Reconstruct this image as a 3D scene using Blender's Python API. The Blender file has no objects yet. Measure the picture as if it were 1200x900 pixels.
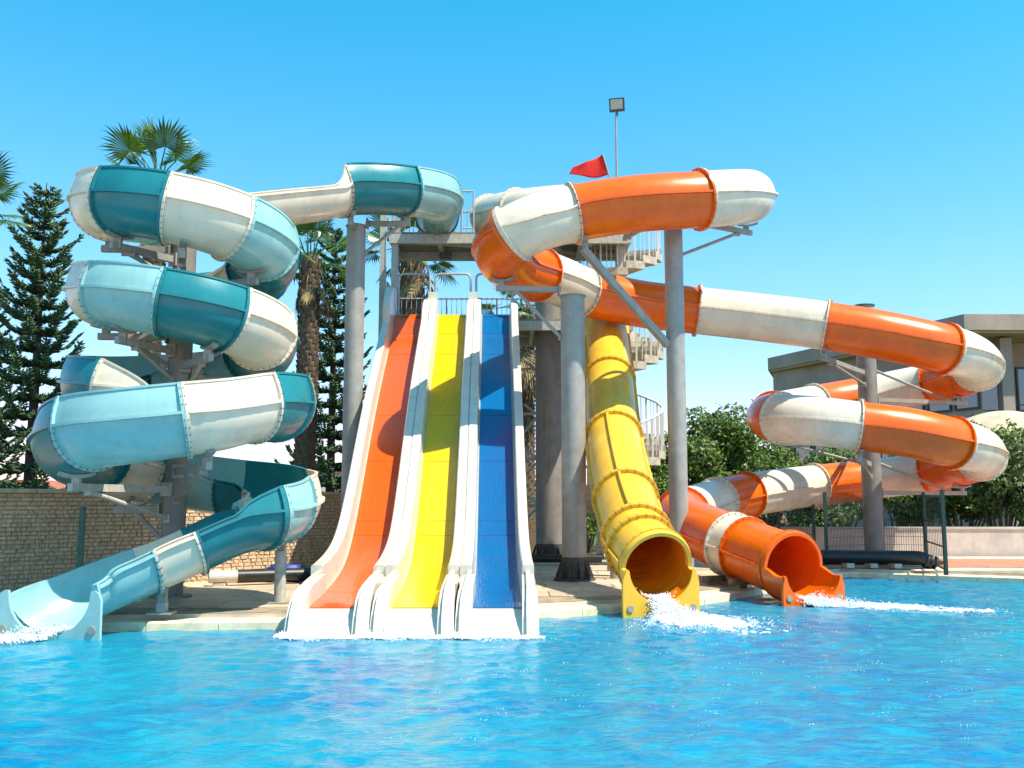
import bpy, bmesh, math, random
import numpy as np
from mathutils import Vector, Matrix
from mathutils.geometry import tessellate_polygon

random.seed(7)
RNG = np.random.default_rng(11)
SC = bpy.context.scene
COL = SC.collection
PI = math.pi
R = math.radians
V = Vector

# ---------------------------------------------------------------- camera
F_PX = 1150.0
EYE = V((0, 0, 1.65))
TILT = math.atan(140.0 / F_PX)
cam = bpy.data.cameras.new("camera")
cam.sensor_width = 36.0
cam.lens = 36.0 * F_PX / 1200.0
cam.clip_start = 0.1
cam.clip_end = 3000.0
camo = bpy.data.objects.new("camera", cam)
camo.location = EYE
camo.rotation_euler = (PI / 2 + TILT, 0, 0)
COL.objects.link(camo)
SC.camera = camo

# ---------------------------------------------------------------- sky and sun
SUN_EL, SUN_AZ = R(59), R(-29)          # azimuth measured behind "exactly right" (negative: toward the viewer)
SUN_DIR = V((math.cos(SUN_EL) * math.cos(SUN_AZ), math.cos(SUN_EL) * math.sin(SUN_AZ), math.sin(SUN_EL)))
world = bpy.data.worlds.new("World")
SC.world = world
world.use_nodes = True
nt = world.node_tree
sky = nt.nodes.new("ShaderNodeTexSky")
sky.sky_type = 'NISHITA'
sky.sun_disc = False
sky.sun_elevation = SUN_EL
sky.sun_rotation = PI / 2 - SUN_AZ
sky.air_density = 1.0
sky.dust_density = 0.3
sky.ozone_density = 1.6
hsv = nt.nodes.new("ShaderNodeHueSaturation")
hsv.inputs['Hue'].default_value = 0.484
hsv.inputs['Saturation'].default_value = 1.2
nt.links.new(sky.outputs[0], hsv.inputs['Color'])
# clear-day azure: deeper towards the zenith, milky near the horizon, the same in every direction
geo_ = nt.nodes.new('ShaderNodeTexCoord')
sep = nt.nodes.new('ShaderNodeSeparateXYZ'); nt.links.new(geo_.outputs['Generated'], sep.inputs[0])
ramp = nt.nodes.new('ShaderNodeValToRGB')
ramp.color_ramp.elements[0].position = 0.0; ramp.color_ramp.elements[0].color = (1.0, 0.68, 0.85, 1)
ramp.color_ramp.elements[1].position = 0.52; ramp.color_ramp.elements[1].color = (0.16, 1.06, 1.06, 1)
e_ = ramp.color_ramp.elements.new(0.22); e_.color = (0.80, 0.94, 1.05, 1)
nt.links.new(sep.outputs['Z'], ramp.inputs[0])
mul = nt.nodes.new('ShaderNodeMix'); mul.data_type = 'RGBA'; mul.blend_type = 'MULTIPLY'
mul.inputs['Factor'].default_value = 1.0
nt.links.new(hsv.outputs[0], mul.inputs['A']); nt.links.new(ramp.outputs[0], mul.inputs['B'])
nt.links.new(mul.outputs['Result'], nt.nodes['Background'].inputs[0])
nt.nodes['Background'].inputs[1].default_value = 0.15
sl = bpy.data.lights.new("sun", 'SUN')
sl.energy = 5.0
sl.angle = R(0.5)
sl.color = (1.0, 0.92, 0.78)
so = bpy.data.objects.new("sun", sl)
so.rotation_euler = SUN_DIR.to_track_quat('Z', 'Y').to_euler()
so.location = (20, 10, 40)
COL.objects.link(so)
SC.view_settings.view_transform = 'Standard'
SC.view_settings.look = 'None'
SC.view_settings.exposure = 0.78
SC.view_settings.gamma = 1.0
SC.view_settings.use_curve_mapping = False
SC.cycles.max_bounces = 12
SC.cycles.diffuse_bounces = 7
SC.cycles.use_denoising = True


# ---------------------------------------------------------------- helpers
def at(px, py, Y):
    """world point seen at photo pixel (px,py) at forward distance Y"""
    d = V((px - 600, F_PX * math.cos(TILT) - (450 - py) * math.sin(TILT), F_PX * math.sin(TILT) + (450 - py) * math.cos(TILT)))
    return EYE + d * (Y / d.y)


def ground(px, py, z=0.0):
    d = at(px, py, 1.0) - EYE
    return EYE + d * ((z - EYE.z) / d.z)


def tag(o, label=None, cat=None, group=None, kind=None):
    if label: o['label'] = label
    if cat: o['category'] = cat
    if group: o['group'] = group
    if kind: o['kind'] = kind
    return o


def empty(name, loc, label, cat, group=None):
    o = bpy.data.objects.new(name, None)
    o.location = loc
    o.empty_display_size = 0.3
    COL.objects.link(o)
    return tag(o, label, cat, group)


class MB:
    """collects raw geometry (world coordinates); build() links ONE mesh object"""
    def __init__(s):
        s.v, s.f, s.mi = [], [], []

    def add(s, vs, fs, mi=0):
        b = len(s.v)
        s.v.extend([tuple(p) for p in vs])
        s.f.extend([[i + b for i in f] for f in fs])
        s.mi.extend([mi] * len(fs))

    def box(s, c, size, rz=0.0, mi=0, M=None):
        hx, hy, hz = size[0] / 2, size[1] / 2, size[2] / 2
        m = M if M is not None else Matrix.Rotation(rz, 3, 'Z')
        c = V(c)
        vs = [c + m @ V((x * hx, y * hy, z * hz)) for x in (-1, 1) for y in (-1, 1) for z in (-1, 1)]
        s.add(vs, [[0, 1, 3, 2], [4, 6, 7, 5], [0, 4, 5, 1], [2, 3, 7, 6], [0, 2, 6, 4], [1, 5, 7, 3]], mi)

    def beam(s, p, q, w, h, mi=0):
        p, q = V(p), V(q)
        d = (q - p)
        L = d.length
        if L < 1e-6: return
        x = d / L
        up = V((0, 0, 1)) if abs(x.z) < 0.95 else V((0, 1, 0))
        y = up.cross(x).normalized()
        z = x.cross(y)
        m = Matrix((x, y, z)).transposed()
        s.box((p + q) / 2, (L, w, h), M=m, mi=mi)

    def tube(s, pts, r, n=8, cap=True, mi=0):
        pts = [V(p) for p in pts]
        k = len(pts)
        rr = r if isinstance(r, (list, tuple)) else [r] * k
        t0 = (pts[1] - pts[0]).normalized()
        a = t0.cross(V((0, 0, 1))) if abs(t0.z) < 0.95 else t0.cross(V((1, 0, 0)))
        a.normalize()
        vs, fs = [], []
        for i, p in enumerate(pts):
            t = (pts[min(i + 1, k - 1)] - pts[max(i - 1, 0)]).normalized()
            a = (a - t * a.dot(t)).normalized()
            b = t.cross(a)
            for j in range(n):
                th = 2 * PI * j / n
                vs.append(p + (a * math.cos(th) + b * math.sin(th)) * rr[i])
        for i in range(k - 1):
            for j in range(n):
                j2 = (j + 1) % n
                fs.append([i * n + j, i * n + j2, (i + 1) * n + j2, (i + 1) * n + j])
        if cap:
            fs.append(list(range(n))[::-1])
            fs.append([(k - 1) * n + j for j in range(n)])
        s.add(vs, fs, mi)

    def prism(s, poly, ax, ay, az, o, t, mi=0):
        """extrude 2D polygon (list of (a,b)) spanned by ax, ay at o, thickness t along az"""
        n = len(poly)
        vs = [o + ax * a + ay * b for a, b in poly] + [o + ax * a + ay * b + az * t for a, b in poly]
        tri = tessellate_polygon([[V((a, b, 0)) for a, b in poly]])
        fs = [list(x) for x in tri] + [[i + n for i in x][::-1] for x in tri]
        fs += [[i, (i + 1) % n, (i + 1) % n + n, i + n] for i in range(n)]
        s.add(vs, fs, mi)

    def build(s, name, mat, parent=None, smooth=False, recalc=True, kind=None):
        me = bpy.data.meshes.new(name)
        org = parent.matrix_world.translation.copy() if parent is not None else V((0, 0, 0))
        if parent is not None:
            org = WORG.get(parent.name, V(parent.location))
        me.from_pydata([(x - org.x, y - org.y, z - org.z) for x, y, z in s.v], [], s.f)
        mats = mat if isinstance(mat, (list, tuple)) else [mat]
        for m in mats: me.materials.append(m)
        if len(mats) > 1: me.polygons.foreach_set('material_index', s.mi)
        if recalc:
            bm = bmesh.new(); bm.from_mesh(me)
            bmesh.ops.recalc_face_normals(bm, faces=bm.faces)
            bm.to_mesh(me); bm.free()
        if smooth:
            me.polygons.foreach_set('use_smooth', [True] * len(me.polygons))
            try: me.set_sharp_from_angle(angle=R(smooth if smooth is not True else 40))
            except Exception: pass
        o = bpy.data.objects.new(name, me)
        COL.objects.link(o)
        if parent is not None:
            o.parent = parent
            WORG[o.name] = org
        if kind: o['kind'] = kind
        return o


WORG = {}      # world origin of each parented object (all parts sit at their parent's origin)


def np_mesh(name, verts, faces4, mat, parent=None, kind=None, smooth=False, org=None):
    """fast mesh from numpy arrays; faces4: (n,k) int array, k = 3 or 4"""
    if parent is not None and org is None:
        org = WORG.get(parent.name, V(parent.location))
    if org is not None:
        verts = verts - np.array(org)[None, :]
    n, k = faces4.shape
    me = bpy.data.meshes.new(name)
    me.vertices.add(len(verts)); me.vertices.foreach_set('co', np.ascontiguousarray(verts, dtype=np.float32).ravel())
    me.loops.add(n * k); me.loops.foreach_set('vertex_index', np.ascontiguousarray(faces4, dtype=np.int32).ravel())
    me.polygons.add(n); me.polygons.foreach_set('loop_start', np.arange(0, n * k, k, dtype=np.int32))
    if smooth: me.polygons.foreach_set('use_smooth', np.ones(n, dtype=bool))
    me.materials.append(mat)
    me.update(calc_edges=True)
    o = bpy.data.objects.new(name, me)
    COL.objects.link(o)
    if parent is not None:
        o.parent = parent
        WORG[o.name] = V(org)
    if kind: o['kind'] = kind
    return o


# ---------------------------------------------------------------- materials
def mat(name, col, rough=0.5, var=0.08, scale=3.0, bump=0.0, bscale=40.0, metal=0.0, coat=0.0, streak=0.0,
        streak_col=(0.25, 0.2, 0.14), island=0.0, objrand=0.0, col2=None, spec=0.5, sub=0.0, transl=0.0, stretch=None):
    m = bpy.data.materials.new(name)
    m.use_nodes = True
    t = m.node_tree
    N, L = t.nodes, t.links
    b = N['Principled BSDF']
    b.inputs['Roughness'].default_value = rough
    b.inputs['Metallic'].default_value = metal
    b.inputs['Coat Weight'].default_value = coat
    b.inputs['Coat Roughness'].default_value = 0.08
    b.inputs['Specular IOR Level'].default_value = spec
    tc = N.new('ShaderNodeTexCoord')
    geo = N.new('ShaderNodeNewGeometry')
    src = geo.outputs['Position']
    if stretch:
        mp = N.new('ShaderNodeMapping'); mp.inputs['Scale'].default_value = stretch
        L.new(src, mp.inputs[0]); src = mp.outputs[0]
    nz = N.new('ShaderNodeTexNoise')
    nz.inputs['Scale'].default_value = scale
    nz.inputs['Detail'].default_value = 6
    nz.inputs['Roughness'].default_value = 0.6
    L.new(src, nz.inputs['Vector'])
    mix = N.new('ShaderNodeMix'); mix.data_type = 'RGBA'
    c2 = col2 if col2 else tuple(max(0, c * (1 - 2.2 * var)) for c in col)
    c1 = tuple(min(1, c * (1 + var)) for c in col) if not col2 else col
    mix.inputs['A'].default_value = (*c2, 1)
    mix.inputs['B'].default_value = (*c1, 1)
    rmp = N.new('ShaderNodeMapRange')
    rmp.inputs['From Min'].default_value = 0.3; rmp.inputs['From Max'].default_value = 0.7
    L.new(nz.outputs['Fac'], rmp.inputs['Value'])
    L.new(rmp.outputs[0], mix.inputs['Factor'])
    out = mix.outputs['Result']
    if streak > 0:   # vertical dirt runs
        mp = N.new('ShaderNodeMapping'); mp.inputs['Scale'].default_value = (9, 9, 0.7)
        L.new(geo.outputs['Position'], mp.inputs[0])
        n2 = N.new('ShaderNodeTexNoise'); n2.inputs['Scale'].default_value = 1.0; n2.inputs['Detail'].default_value = 5
        L.new(mp.outputs[0], n2.inputs['Vector'])
        r2 = N.new('ShaderNodeMapRange'); r2.inputs['From Min'].default_value = 0.52; r2.inputs['From Max'].default_value = 0.75
        r2.inputs['To Max'].default_value = streak
        L.new(n2.outputs['Fac'], r2.inputs['Value'])
        mx = N.new('ShaderNodeMix'); mx.data_type = 'RGBA'
        L.new(out, mx.inputs['A']); mx.inputs['B'].default_value = (*streak_col, 1)
        L.new(r2.outputs[0], mx.inputs['Factor'])
        out = mx.outputs['Result']
    if island > 0 or objrand > 0:
        hs = N.new('ShaderNodeHueSaturation')
        L.new(out, hs.inputs['Color'])
        r3 = N.new('ShaderNodeMapRange')
        amt = island or objrand
        r3.inputs['To Min'].default_value = 1 - amt; r3.inputs['To Max'].default_value = 1 + amt
        if island > 0: L.new(geo.outputs['Random Per Island'], r3.inputs['Value'])
        else:
            oi = N.new('ShaderNodeObjectInfo'); L.new(oi.outputs['Random'], r3.inputs['Value'])
        L.new(r3.outputs[0], hs.inputs['Value'])
        out = hs.outputs[0]
    L.new(out, b.inputs['Base Color'])
    if rough > 0:
        rr = N.new('ShaderNodeMapRange')
        rr.inputs['To Min'].default_value = max(0.02, rough * 0.8); rr.inputs['To Max'].default_value = min(1, rough * 1.25)
        L.new(nz.outputs['Fac'], rr.inputs['Value']); L.new(rr.outputs[0], b.inputs['Roughness'])
    if bump > 0:
        n3 = N.new('ShaderNodeTexNoise'); n3.inputs['Scale'].default_value = bscale; n3.inputs['Detail'].default_value = 4
        L.new(src, n3.inputs['Vector'])
        bp = N.new('ShaderNodeBump'); bp.inputs['Strength'].default_value = bump; bp.inputs['Distance'].default_value = 0.02
        L.new(n3.outputs['Fac'], bp.inputs['Height']); L.new(bp.outputs[0], b.inputs['Normal'])
    if transl > 0:
        tr = N.new('ShaderNodeBsdfTranslucent'); L.new(out, tr.inputs['Color'])
        ms = N.new('ShaderNodeMixShader'); ms.inputs[0].default_value = transl
        L.new(b.outputs[0], ms.inputs[1]); L.new(tr.outputs[0], ms.inputs[2])
        L.new(ms.outputs[0], N['Material Output'].inputs['Surface'])
    return m


def gel(name, col, rough=0.27, tr=.2):
    return mat(name, col, rough=rough, var=0.06, scale=2.2, coat=0.08, bump=0.05, bscale=5, streak=0.26,
               streak_col=tuple(c * 0.62 for c in col), transl=tr)


M = {
    'white': gel('white_gelcoat', (0.86, 0.745, 0.59)),
    'teal': gel('teal_gelcoat', (0.02, 0.23, 0.26)),
    'light': gel('pale_turquoise_gelcoat', (0.34, 0.60, 0.59)),
    'orange': gel('orange_gelcoat', (0.88, 0.137, 0.002), tr=.1),
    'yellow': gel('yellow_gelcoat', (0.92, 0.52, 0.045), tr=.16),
    'yellow_painted_bounce': gel('yellow_painted_bounce_gelcoat', (0.78, 0.22, 0.006), tr=.05),  # yellow shell's inside: the orange of bounced light is put into the colour
    'lane_orange': mat('lane_orange', (0.74, 0.083, 0.003), rough=0.2, var=0.05, scale=14, coat=0.25, bump=0.35, bscale=18, stretch=(1.6, .2, .2)),
    'lane_yellow': mat('lane_yellow', (0.74, 0.43, 0.004), rough=0.2, var=0.05, scale=14, coat=0.25, bump=0.35, bscale=18, stretch=(1.6, .2, .2)),
    'lane_blue': mat('lane_blue', (0.002, 0.10, 0.28), rough=0.2, var=0.05, scale=14, coat=0.25, bump=0.35, bscale=18, stretch=(1.6, .2, .2)),
    'lane_white': mat('lane_white', (0.66, 0.60, 0.50), rough=0.28, var=0.05, scale=2.5, coat=0.25, bump=0.05, bscale=6, streak=0.12, streak_col=(.45, .4, .33)),
    'bolt': mat('bolt_steel', (0.16, 0.155, 0.15), rough=0.45, metal=0.6, var=0.2, scale=30),
    'galv': mat('galvanised_steel', (0.33, 0.31, 0.275), rough=0.5, metal=0.15, var=0.09, scale=5, bump=0.05, bscale=40, streak=0.4, streak_col=(0.2, 0.18, 0.155)),
    'galv_light': mat('pale_grey_painted_steel', (0.48, 0.45, 0.39), rough=0.5, var=0.12, scale=12, streak=0.3, streak_col=(0.27, 0.23, 0.18)),
    'column': mat('weathered_grey_steel', (0.25, 0.225, 0.20), rough=0.6, metal=0.1, var=0.12, scale=4, bump=0.08, bscale=35, streak=0.55, streak_col=(0.15, 0.12, 0.095)),
    'dark_base': mat('dark_base_paint', (0.07, 0.062, 0.055), rough=0.7, var=0.25, scale=14, bump=.2),
    'rail': mat('rail_paint', (0.42, 0.42, 0.41), rough=0.45, metal=0.2, var=0.1, scale=20),
    'rail_white': mat('rail_white_paint', (0.66, 0.64, 0.58), rough=0.45, var=0.1, scale=20),
    'plank': mat('platform_plank', (0.30, 0.25, 0.19), rough=0.75, var=0.25, scale=6, bump=.2, stretch=(1, 6, 6), objrand=.12),
    'stair': mat('pale_stair_concrete', (0.50, 0.44, 0.34), rough=0.8, var=0.15, scale=8, bump=.2, streak=.4, streak_col=(.25, .2, .14)),
    'slab': mat('stone_paving', (0.56, 0.42, 0.29), rough=0.55, var=0.16, scale=2.6, bump=.15, bscale=30, objrand=.16),
    'coping': mat('cream_coping', (0.78, 0.64, 0.42), rough=0.6, var=0.12, scale=5, bump=.15, bscale=40, objrand=.08),
    'mortar': mat('mortar', (0.33, 0.25, 0.17), rough=0.85, var=0.25, scale=5, bump=.2),
    'concrete': mat('pale_concrete', (0.56, 0.49, 0.39), rough=0.8, var=0.15, scale=1.5, bump=.15, objrand=.06),
    'pinkwall': mat('pink_render', (0.62, 0.50, 0.42), rough=0.85, var=0.12, scale=1.8, bump=.2, bscale=30, streak=.3, streak_col=(.36, .27, .2)),
    'rubber': mat('coral_floor', (0.72, 0.20, 0.11), rough=0.8, var=0.12, scale=5, bump=.15, objrand=.05),
    'greyfloor': mat('grey_floor', (0.25, 0.23, 0.21), rough=0.85, var=0.15, scale=4, bump=.15, objrand=.05),
    'stone': mat('split_stone', (0.60, 0.43, 0.27), rough=0.85, var=0.12, scale=7, bump=.4, bscale=25, island=.09),
    'core': mat('wall_core', (0.52, 0.38, 0.24), rough=0.9, var=0.2, scale=6, bump=.3),
    'grass': mat('lawn', (0.06, 0.11, 0.015), rough=0.9, var=0.3, scale=1.6, bump=.5, bscale=30, col2=(.085, .085, .03)),
    'blade': mat('grass_blade', (0.13, 0.24, 0.03), rough=0.6, var=0.2, scale=2, island=.4, transl=.25),
    'fence': mat('dark_green_fence', (0.012, 0.04, 0.03), rough=0.4, var=0.15, scale=8),
    'fence_post': mat('faded_green_post', (0.03, 0.14, 0.10), rough=0.5, var=0.2, scale=10),
    'black': mat('black_pipe', (0.018, 0.018, 0.018), rough=0.4, var=0.3, scale=8),
    'white_pipe': mat('white_pipe', (0.6, 0.55, 0.46), rough=0.4, var=0.1, scale=8),
    'blue_mat': mat('blue_foam', (0.012, 0.05, 0.28), rough=0.5, var=0.15, scale=10),
    'flag': mat('red_flag', (0.78, 0.02, 0.012), rough=0.7, var=0.08, scale=9, transl=.35),
    'lamp_case': mat('lamp_case', (0.05, 0.05, 0.05), rough=0.5, var=.1),
    'lamp_glass': mat('lamp_glass', (0.48, 0.46, 0.42), rough=0.12, var=.1, scale=20),
    'wood': mat('weathered_wood', (0.24, 0.15, 0.08), rough=0.8, var=.3, scale=8, bump=.3),
    'bark': mat('conifer_bark', (0.085, 0.06, 0.042), rough=0.9, var=.3, scale=12, bump=.6),
    'palm_bark': mat('palm_bark', (0.17, 0.115, 0.07), rough=0.9, var=.35, scale=14, bump=.7, stretch=(1, 1, 2.5), island=.25),
    'needle': mat('conifer_needles', (0.05, 0.105, 0.034), rough=0.6, var=.3, scale=2.0, island=.45),
    'frond': mat('palm_frond', (0.085, 0.17, 0.018), rough=0.32, var=.25, scale=3, island=.35, transl=.2),
    'dead': mat('dead_frond', (0.28, 0.20, 0.09), rough=0.8, var=.3, scale=4, island=.35),
    'leaf': mat('broad_leaves', (0.12, 0.19, 0.016), rough=0.55, var=.35, scale=.9, island=.5, transl=.28, col2=(.11, .17, .03)),
    'leaf_dry': mat('dry_leaves', (0.20, 0.13, 0.055), rough=0.6, var=.3, scale=2, island=.4, transl=.15),
    'leaf_pale': mat('olive_leaves', (0.15, 0.20, 0.05), rough=0.55, var=.3, scale=1.2, island=.5, transl=.15),
    'branch': mat('grey_branches', (0.14, 0.10, 0.07), rough=0.9, var=.25, scale=9, bump=.4),
    'render': mat('grey_brown_render', (0.38, 0.285, 0.225), rough=0.85, var=.1, scale=.6, streak=.25, streak_col=(.13, .1, .08)),
    'soffit': mat('tan_soffit', (0.45, 0.33, 0.20), rough=0.8, var=.08, scale=.8),
    'frame': mat('dark_window_frame', (0.05, 0.045, 0.04), rough=0.5, var=.1),
    'glass': mat('window_glass', (0.05, 0.075, 0.085), rough=0.04, var=.1, scale=.3, spec=1.0, coat=1.0),
    'tent': mat('beige_canvas', (0.55, 0.42, 0.28), rough=0.9, var=.12, scale=1.5, bump=.2, bscale=6),
    'foam': mat('white_foam', (0.92, 0.95, 0.97), rough=0.5, var=.03, scale=6, transl=.35),
    'pool_tile': mat('pool_tile', (0.10, 0.42, 0.62), rough=0.3, var=.1, scale=6),
    'person': mat('dark_clothing', (0.03, 0.03, 0.04), rough=.8),
    'far': mat('far_plaster', (0.55, 0.52, 0.48), rough=.8, var=.1, scale=.4),
    'red_roof': mat('far_red_roof', (0.35, 0.11, 0.07), rough=.8, var=.15, scale=1),
}
gx = M['glass'].node_tree.nodes['Principled BSDF']


# ---------------------------------------------------------------- pool, ground and deck
EDGE = [V((-22, 12.62, 0)), ground(0, 741), ground(340, 737), ground(627, 724.5), ground(731, 718), ground(822, 708),
        ground(880, 698), ground(930, 688.5), ground(966, 679.5), ground(993, 676), ground(1200, 683.5)]
e1, e0 = EDGE[-1], EDGE[-2]
EDGE.append(e1 + (e1 - e0) * 2.6)
for p in EDGE: p.z = 0
NEAR_Y = 4.2
XR = EDGE[-1].x


def poly_struct(name, poly, z, mt, hole=None, parent=None):
    bm = bmesh.new()
    def loop(pts):
        vs = [bm.verts.new((p[0], p[1], z)) for p in pts]
        return [bm.edges.new((vs[i], vs[(i + 1) % len(vs)])) for i in range(len(vs))]
    es = loop(poly)
    if hole: es += loop(hole)
    bmesh.ops.triangle_fill(bm, use_beauty=True, use_dissolve=False, edges=es)
    for f in bm.faces:
        f.normal_update()
        if f.normal.z < 0: f.normal_flip()
    me = bpy.data.meshes.new(name); bm.to_mesh(me); bm.free()
    me.materials.append(mt)
    o = bpy.data.objects.new(name, me); COL.objects.link(o)
    if parent is not None: o.parent = parent
    else: o['kind'] = 'structure'
    return o


pool_outline = [(p.x, p.y) for p in EDGE] + [(XR, NEAR_Y), (-22, NEAR_Y)]
BACK = [(p.x, p.y + .36) for p in EDGE]
back_outline = BACK + [(XR, NEAR_Y), (-22, NEAR_Y)]
ground_o = poly_struct('ground', [(-900, -400), (900, -400), (900, 1400), (-900, 1400)], 0.155, M['grass'], hole=back_outline)
deck_poly = BACK + [(XR, 27.75), (-2.4, 27.75), (-3.2, 21.9), (-9.7, 14.3), (-22, 14.3)]
deck = poly_struct('deck', deck_poly, 0.175, M['mortar'])
mb = MB()
for (xa_, ya_), (xb2, yb2) in zip(BACK[:-1], BACK[1:]): mb.beam((xa_, ya_ + .022, .03), (xb2, yb2 + .022, .03), .04, .28)
mb.build('deck_edge', M['concrete'], deck)
floor_poly = [(p[0] * 1.0, p[1]) for p in pool_outline]
pool_floor = poly_struct('pool_floor', floor_poly, -1.3, M['pool_tile'])

# pool walls
mb = MB()
po = [V((x, y, 0)) for x, y in pool_outline]
for i in range(len(po)):
    a, b = po[i], po[(i + 1) % len(po)]
    mb.add([a + V((0, 0, -1.3)), b + V((0, 0, -1.3)), b + V((0, 0, -.02)), a + V((0, 0, -.02))], [[0, 1, 2, 3]])
tag(mb.build('pool_wall', M['pool_tile']), kind='structure')


def water_material():
    m = bpy.data.materials.new('pool_water'); m.use_nodes = True
    t = m.node_tree; N, L = t.nodes, t.links
    b = N['Principled BSDF']
    geo = N.new('ShaderNodeNewGeometry')
    def noise(scale, detail, st=(1, 1, 1), dist=0.0):
        mp = N.new('ShaderNodeMapping'); mp.inputs['Scale'].default_value = st
        L.new(geo.outputs['Position'], mp.inputs[0])
        n = N.new('ShaderNodeTexNoise'); n.inputs['Scale'].default_value = scale; n.inputs['Detail'].default_value = detail
        n.inputs['Distortion'].default_value = dist
        L.new(mp.outputs[0], n.inputs['Vector'])
        return n.outputs['Fac']
    def rng(v, a, b_):
        r = N.new('ShaderNodeMapRange'); r.inputs['From Min'].default_value = a; r.inputs['From Max'].default_value = b_
        r.interpolation_type = 'SMOOTHSTEP'
        L.new(v, r.inputs['Value']); return r.outputs[0]
    def mixc(f, a, b_):
        x = N.new('ShaderNodeMix'); x.data_type = 'RGBA'
        L.new(f, x.inputs['Factor'])
        if isinstance(a, tuple): x.inputs['A'].default_value = (*a, 1)
        else: L.new(a, x.inputs['A'])
        x.inputs['B'].default_value = (*b_, 1)
        return x.outputs['Result']
    big = rng(noise(0.22, 3, (1, 1.3, 1), .6), .35, .65)
    mid = rng(noise(2.6, 5, (.7, 1.2, 1), 1.4), .42, .68)
    fine = rng(noise(9.0, 5, (.6, 1.1, 1), 2.2), .52, .70)
    c = mixc(big, (0.0, 0.15, 0.325), (0.0, 0.225, 0.34))
    c = mixc(mid, c, (0.002, 0.25, 0.36))
    # lighter swirls at half weight
    x = N.new('ShaderNodeMath'); x.operation = 'MULTIPLY'; x.inputs[1].default_value = .30
    L.new(fine, x.inputs[0])
    c = mixc(x.outputs[0], c, (0.02, 0.33, 0.41))
    L.new(c, b.inputs['Base Color'])
    b.inputs['Roughness'].default_value = 0.14
    b.inputs['IOR'].default_value = 1.33
    bp = N.new('ShaderNodeBump'); bp.inputs['Strength'].default_value = .4; bp.inputs['Distance'].default_value = .05
    L.new(noise(8.0, 5, (.7, 1.2, 1), 1.0), bp.inputs['Height'])
    bp2 = N.new('ShaderNodeBump'); bp2.inputs['Strength'].default_value = .30; bp2.inputs['Distance'].default_value = .02
    L.new(noise(17.0, 3, (.8, 1.2, 1), .6), bp2.inputs['Height']); L.new(bp.outputs[0], bp2.inputs['Normal'])
    L.new(bp2.outputs[0], b.inputs['Normal'])
    return m


SPLASH = [(2.55, 13.4, 1.6, .05), (6.2, 16.3, 1.6, .04), (-6.2, 11.6, 1.3, .04), (-2.3, 12.2, 1.0, .02), (-1.25, 12.2, 1.0, .02), (-.2, 12.2, 1.0, .02)]


def water_height(X, Y):
    rg = np.random.default_rng(5)
    h = np.zeros_like(X)
    for k in range(38):
        lam = 0.16 * (1.12 ** (k * .5)) if k < 30 else rg.uniform(.2, .5)
        a = rg.uniform(0, 2 * PI); ph = rg.uniform(0, 2 * PI)
        amp = 0.0027 * lam ** .75
        h += amp * np.sin((X * math.cos(a) + Y * math.sin(a)) * 2 * PI / lam + ph + .8 * np.sin(X * .7 + Y * .5 + k))
    for sx, sy, sr, sa in SPLASH:
        d = np.hypot(X - sx, Y - sy)
        h += sa * .35 * np.exp(-(d / (sr * 1.6)) ** 2) * np.sin(d * 14 - .5 + .7 * np.sin(X * 5)) * .5
    return h


xs = np.concatenate([np.linspace(-22, -11, 60), np.linspace(-10.9, 11, 420), np.linspace(11.1, XR, 60)])
ys = np.concatenate([np.linspace(NEAR_Y, 6.0, 30), np.linspace(6.05, 23.5, 330)])
X, Y = np.meshgrid(xs, ys)
ny, nx = X.shape
vv = np.stack([X, Y, water_height(X, Y)], -1).reshape(-1, 3)
ii = (np.arange(ny - 1)[:, None] * nx + np.arange(nx - 1)[None, :]).ravel()
ff = np.stack([ii, ii + 1, ii + nx + 1, ii + nx], 1)
# keep only the faces in front of the pool edge (plus a margin under the coping)
ex = np.array([p.x for p in EDGE]); ey = np.array([p.y for p in EDGE])
fy = np.interp(vv[ii, 0], ex, ey)
keep = vv[ii, 1] < fy + .15
water = np_mesh('water', vv, ff[keep], water_material(), smooth=True)
water['kind'] = 'structure'


near_bounce_deck = poly_struct('near_bounce_deck', [(-60, -60), (60, -60), (60, NEAR_Y - .001), (-60, NEAR_Y - .001)], .178, M['concrete'])  # unseen pale pavement, added wide to bounce warm light onto the slide fronts

# paving slabs on the deck, coping along the edge
def unit_box(name, size, mt, bev=0.006):
    bm = bmesh.new()
    bmesh.ops.create_cube(bm, size=1)
    bmesh.ops.scale(bm, vec=size, verts=bm.verts)
    top = [e for e in bm.edges if all(v.co.z > 0 for v in e.verts)]
    bmesh.ops.bevel(bm, geom=top, offset=bev, segments=1, affect='EDGES')
    me = bpy.data.meshes.new(name); bm.to_mesh(me); bm.free()
    me.materials.append(mt)
    return me


def edge_y(x): return float(np.interp(x, ex, ey))


slab_me = unit_box('paving_slab', (1.185, .785, .06), M['slab'])
for j in range(20):
    for i in range(16):
        x = -9.6 + i * 1.2 + (.6 if j % 2 else 0)
        y = 13.05 + j * .8
        if y - .4 < max(edge_y(x - .6), edge_y(x), edge_y(x + .6)) + .40: continue
        if x < 0 and (y - 14.5) * 6 - (x + 9.6) * 7 > -3.2: continue     # behind the stone wall
        if x > 8.6: continue
        o = bpy.data.objects.new('paving_slab', slab_me)
        o.location = (x, y, .172 + random.uniform(-.0025, .0025)); o.rotation_euler = (random.uniform(-.002, .002), random.uniform(-.002, .002), random.uniform(-.004, .004))
        o.parent = deck; COL.objects.link(o)

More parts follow.
